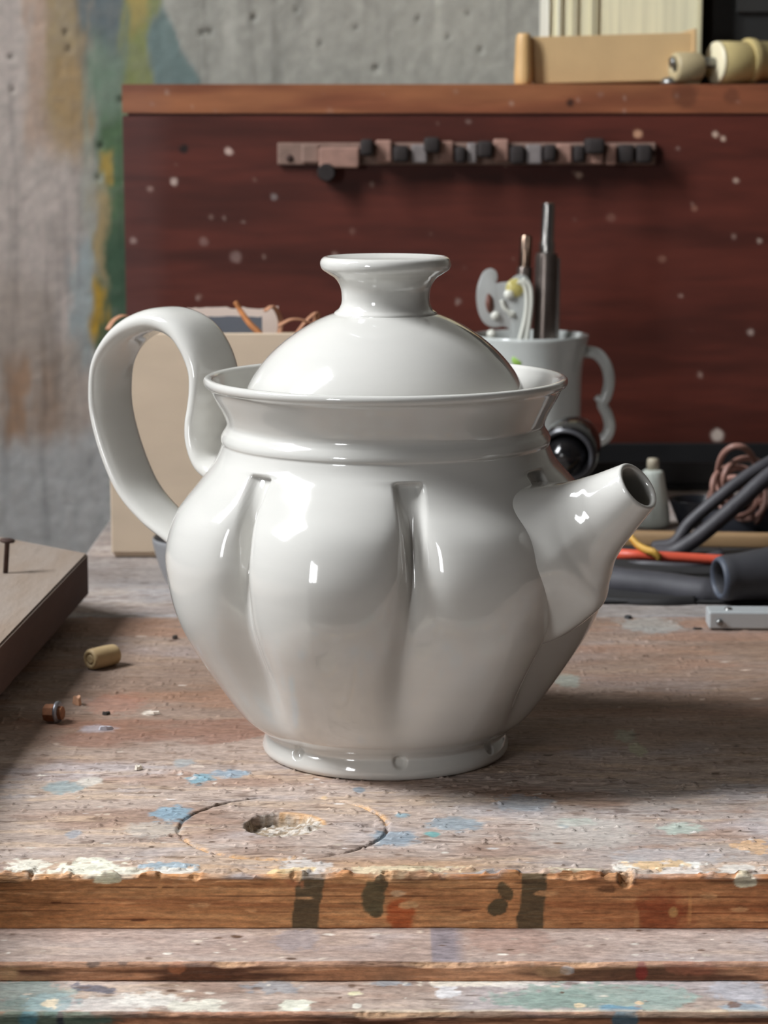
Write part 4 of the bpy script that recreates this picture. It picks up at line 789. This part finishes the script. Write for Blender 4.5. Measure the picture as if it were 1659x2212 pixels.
V, Fc = lathe(catmull([(.0062, .020), (.0066, .004), (.0072, .0005), (.0084, -.0012), (.0100, .0), (.0106, .0025), (.0106, .006), (.0112, .014), (.0122, .024), (.0128, .034), (.0120, .050), (.0003, .060)], 4), 40, gc+np.array([0, 0, .0014]), axis=gax); build('grip_body', V, Fc, mat('grip_rubber', lin(52, 52, 56), .6, vary=.15, bump=.15), gp_)
V, Fc = lathe(catmull([(.0072, .0012), (.0076, -.0006), (.0086, -.0016), (.0098, -.0008), (.0104, .0012)], 4), 40, gc+np.array([0, 0, .0014]), axis=gax); build('lip', V, Fc, mat('bluish_lip', lin(66, 72, 84), .55), gp_)
for k_, (da, up_) in enumerate(((.018, .0100), (.028, .0110))):
    V, Fc = lathe(catmull([(.0001, .0008), (.0009, .0006), (.0013, 0)], 3), 12, gc+gax*da+np.array([0, -.0072, up_*.9]), axis=(0, -.6, .8)); build('nub', V, Fc, blk2, gp_)
# orange-red strip
sv0 = A(1330, 1196, .318); sv1 = A(1700, 1218, .312); 
V, Fc = tube(np.linspace(sv0, sv1, 8), .0034, 12, flat=.75); o = build('red_rod', V, Fc, mat('orange_red', lin(206, 84, 60), .45, vary=.08)); tag(o, 'thin orange-red plastic rod lying across the black cables', 'rod')
# yellow twisted wire
P0 = [A(1362, 1160, .322), A(1378, 1178, .318), A(1396, 1188, .314), A(1412, 1193, .312), A(1424, 1204, .312)]
P = catmull(P0, 16); t_ = np.linspace(0, 40, len(P)); yw = Thing('twisted_wire', tuple(P[-1]), 'yellow twisted wire wrapped onto the orange-red rod', 'wire')
for ph in (0, math.pi):
    Q = P+np.stack([np.zeros_like(t_), .0009*np.cos(t_+ph), .0009*np.sin(t_+ph)], 1); V, Fc = tube(Q, .0012, 8); build('strand', V, Fc, mat('yellow_wire', lin(206, 160, 70), .5), yw)
# pinkish coil of thin wire
coil = mat('pink_wire', lin(150, 112, 100), .5, vary=.15)
cw = Thing('wire_coil', tuple(A(1600, 1150, .44)*np.array([1, 1, 0])), 'tangled coil of pinkish brown thin wire at the right edge', 'wire coil')
rs = np.random.RandomState(5)
for k_ in range(7):
    cx_, cy_, ra, rb_ = 1604+rs.uniform(-22, 26), 1016+k_*16+rs.uniform(-8, 8), 46+rs.uniform(-8, 12), 52+rs.uniform(-12, 8)
    tl = rs.uniform(-.5, .5); L = [A(cx_+ra*math.cos(t)*math.cos(tl)-rb_*math.sin(t)*math.sin(tl), cy_+ra*math.cos(t)*math.sin(tl)+rb_*math.sin(t)*math.cos(tl), .43+.016*math.sin(t+k_)+.004*k_) for t in np.linspace(0, 2*math.pi, 14, endpoint=False)]
    L = np.array(L); L[:, 2] = np.maximum(L[:, 2], .003); P = catmull(L, 5, closed=True); P = np.concatenate([P, P[:1]]); V, Fc = tube(P, .0017, 8); build('loop', V, Fc, coil, cw)
# wooden stick and dark bar beneath
V, Fc = xf(box(-.085, .11, -.004, .004, .0, .0085, .002), Matrix.Translation((A(1500, 1196, .40)[0]+.02, .398, .0)) @ Matrix.Rotation(-.10, 4, 'Z')); o = build('wooden_stick', V, Fc, mat('stick_wood', lin(150, 120, 84), .7, vary=.2, vscale=60, stretch=(.2, 1, 1))); tag(o, 'pale brown wooden stick behind the orange-red rod', 'stick')
V, Fc = xf(box(-.05, .10, -.008, .008, .0, .014, .0015), Matrix.Translation((A(1600, 1160, .445)[0]+.03, .450, 0)) @ Matrix.Rotation(-.12, 4, 'Z')); o = build('steel_bar', V, Fc, mat('dark_steel', lin(70, 72, 80), .35, .7, vary=.15)); tag(o, 'dark steel bar lying behind the wooden stick', 'bar')
# aluminium bar with screws
al = mat('aluminium', lin(196, 202, 204), .45, .45, vary=.06, vscale=60, stretch=(.1, 1, 1)); a0 = atz(1531, 1362); h_ = aty(1531, 1322, a0[1])[2]
ab = Thing('aluminium_bar', (a0[0]+.05, a0[1], 0), 'brushed aluminium bar with screws at the right edge of the bench', 'bar')
V, Fc = xf(box(0, .12, 0, .014, .0006, h_, .0008), Matrix.Translation((a0[0], a0[1], 0)) @ Matrix.Rotation(-.03, 4, 'Z')); build('profile', V, Fc, al, ab, smooth=False)
P = aty(1555, 1345, a0[1]-.001); V, Fc = lathe(catmull([(.0001, .0010), (.0008, .0009), (.0015, .0003), (.0015, -.0005)], 3), 16, P, axis=(0, -1, 0)); build('screw', V, Fc, stl, ab)
V, Fc = lathe(catmull([(.0001, .0010), (.0012, .0008), (.0019, 0), (.0019, -.0005)], 3), 16, (aty(1578, 1322, a0[1])[0], a0[1]+.006, h_), axis=(0, 0, 1)); build('screw', V, Fc, stl, ab)
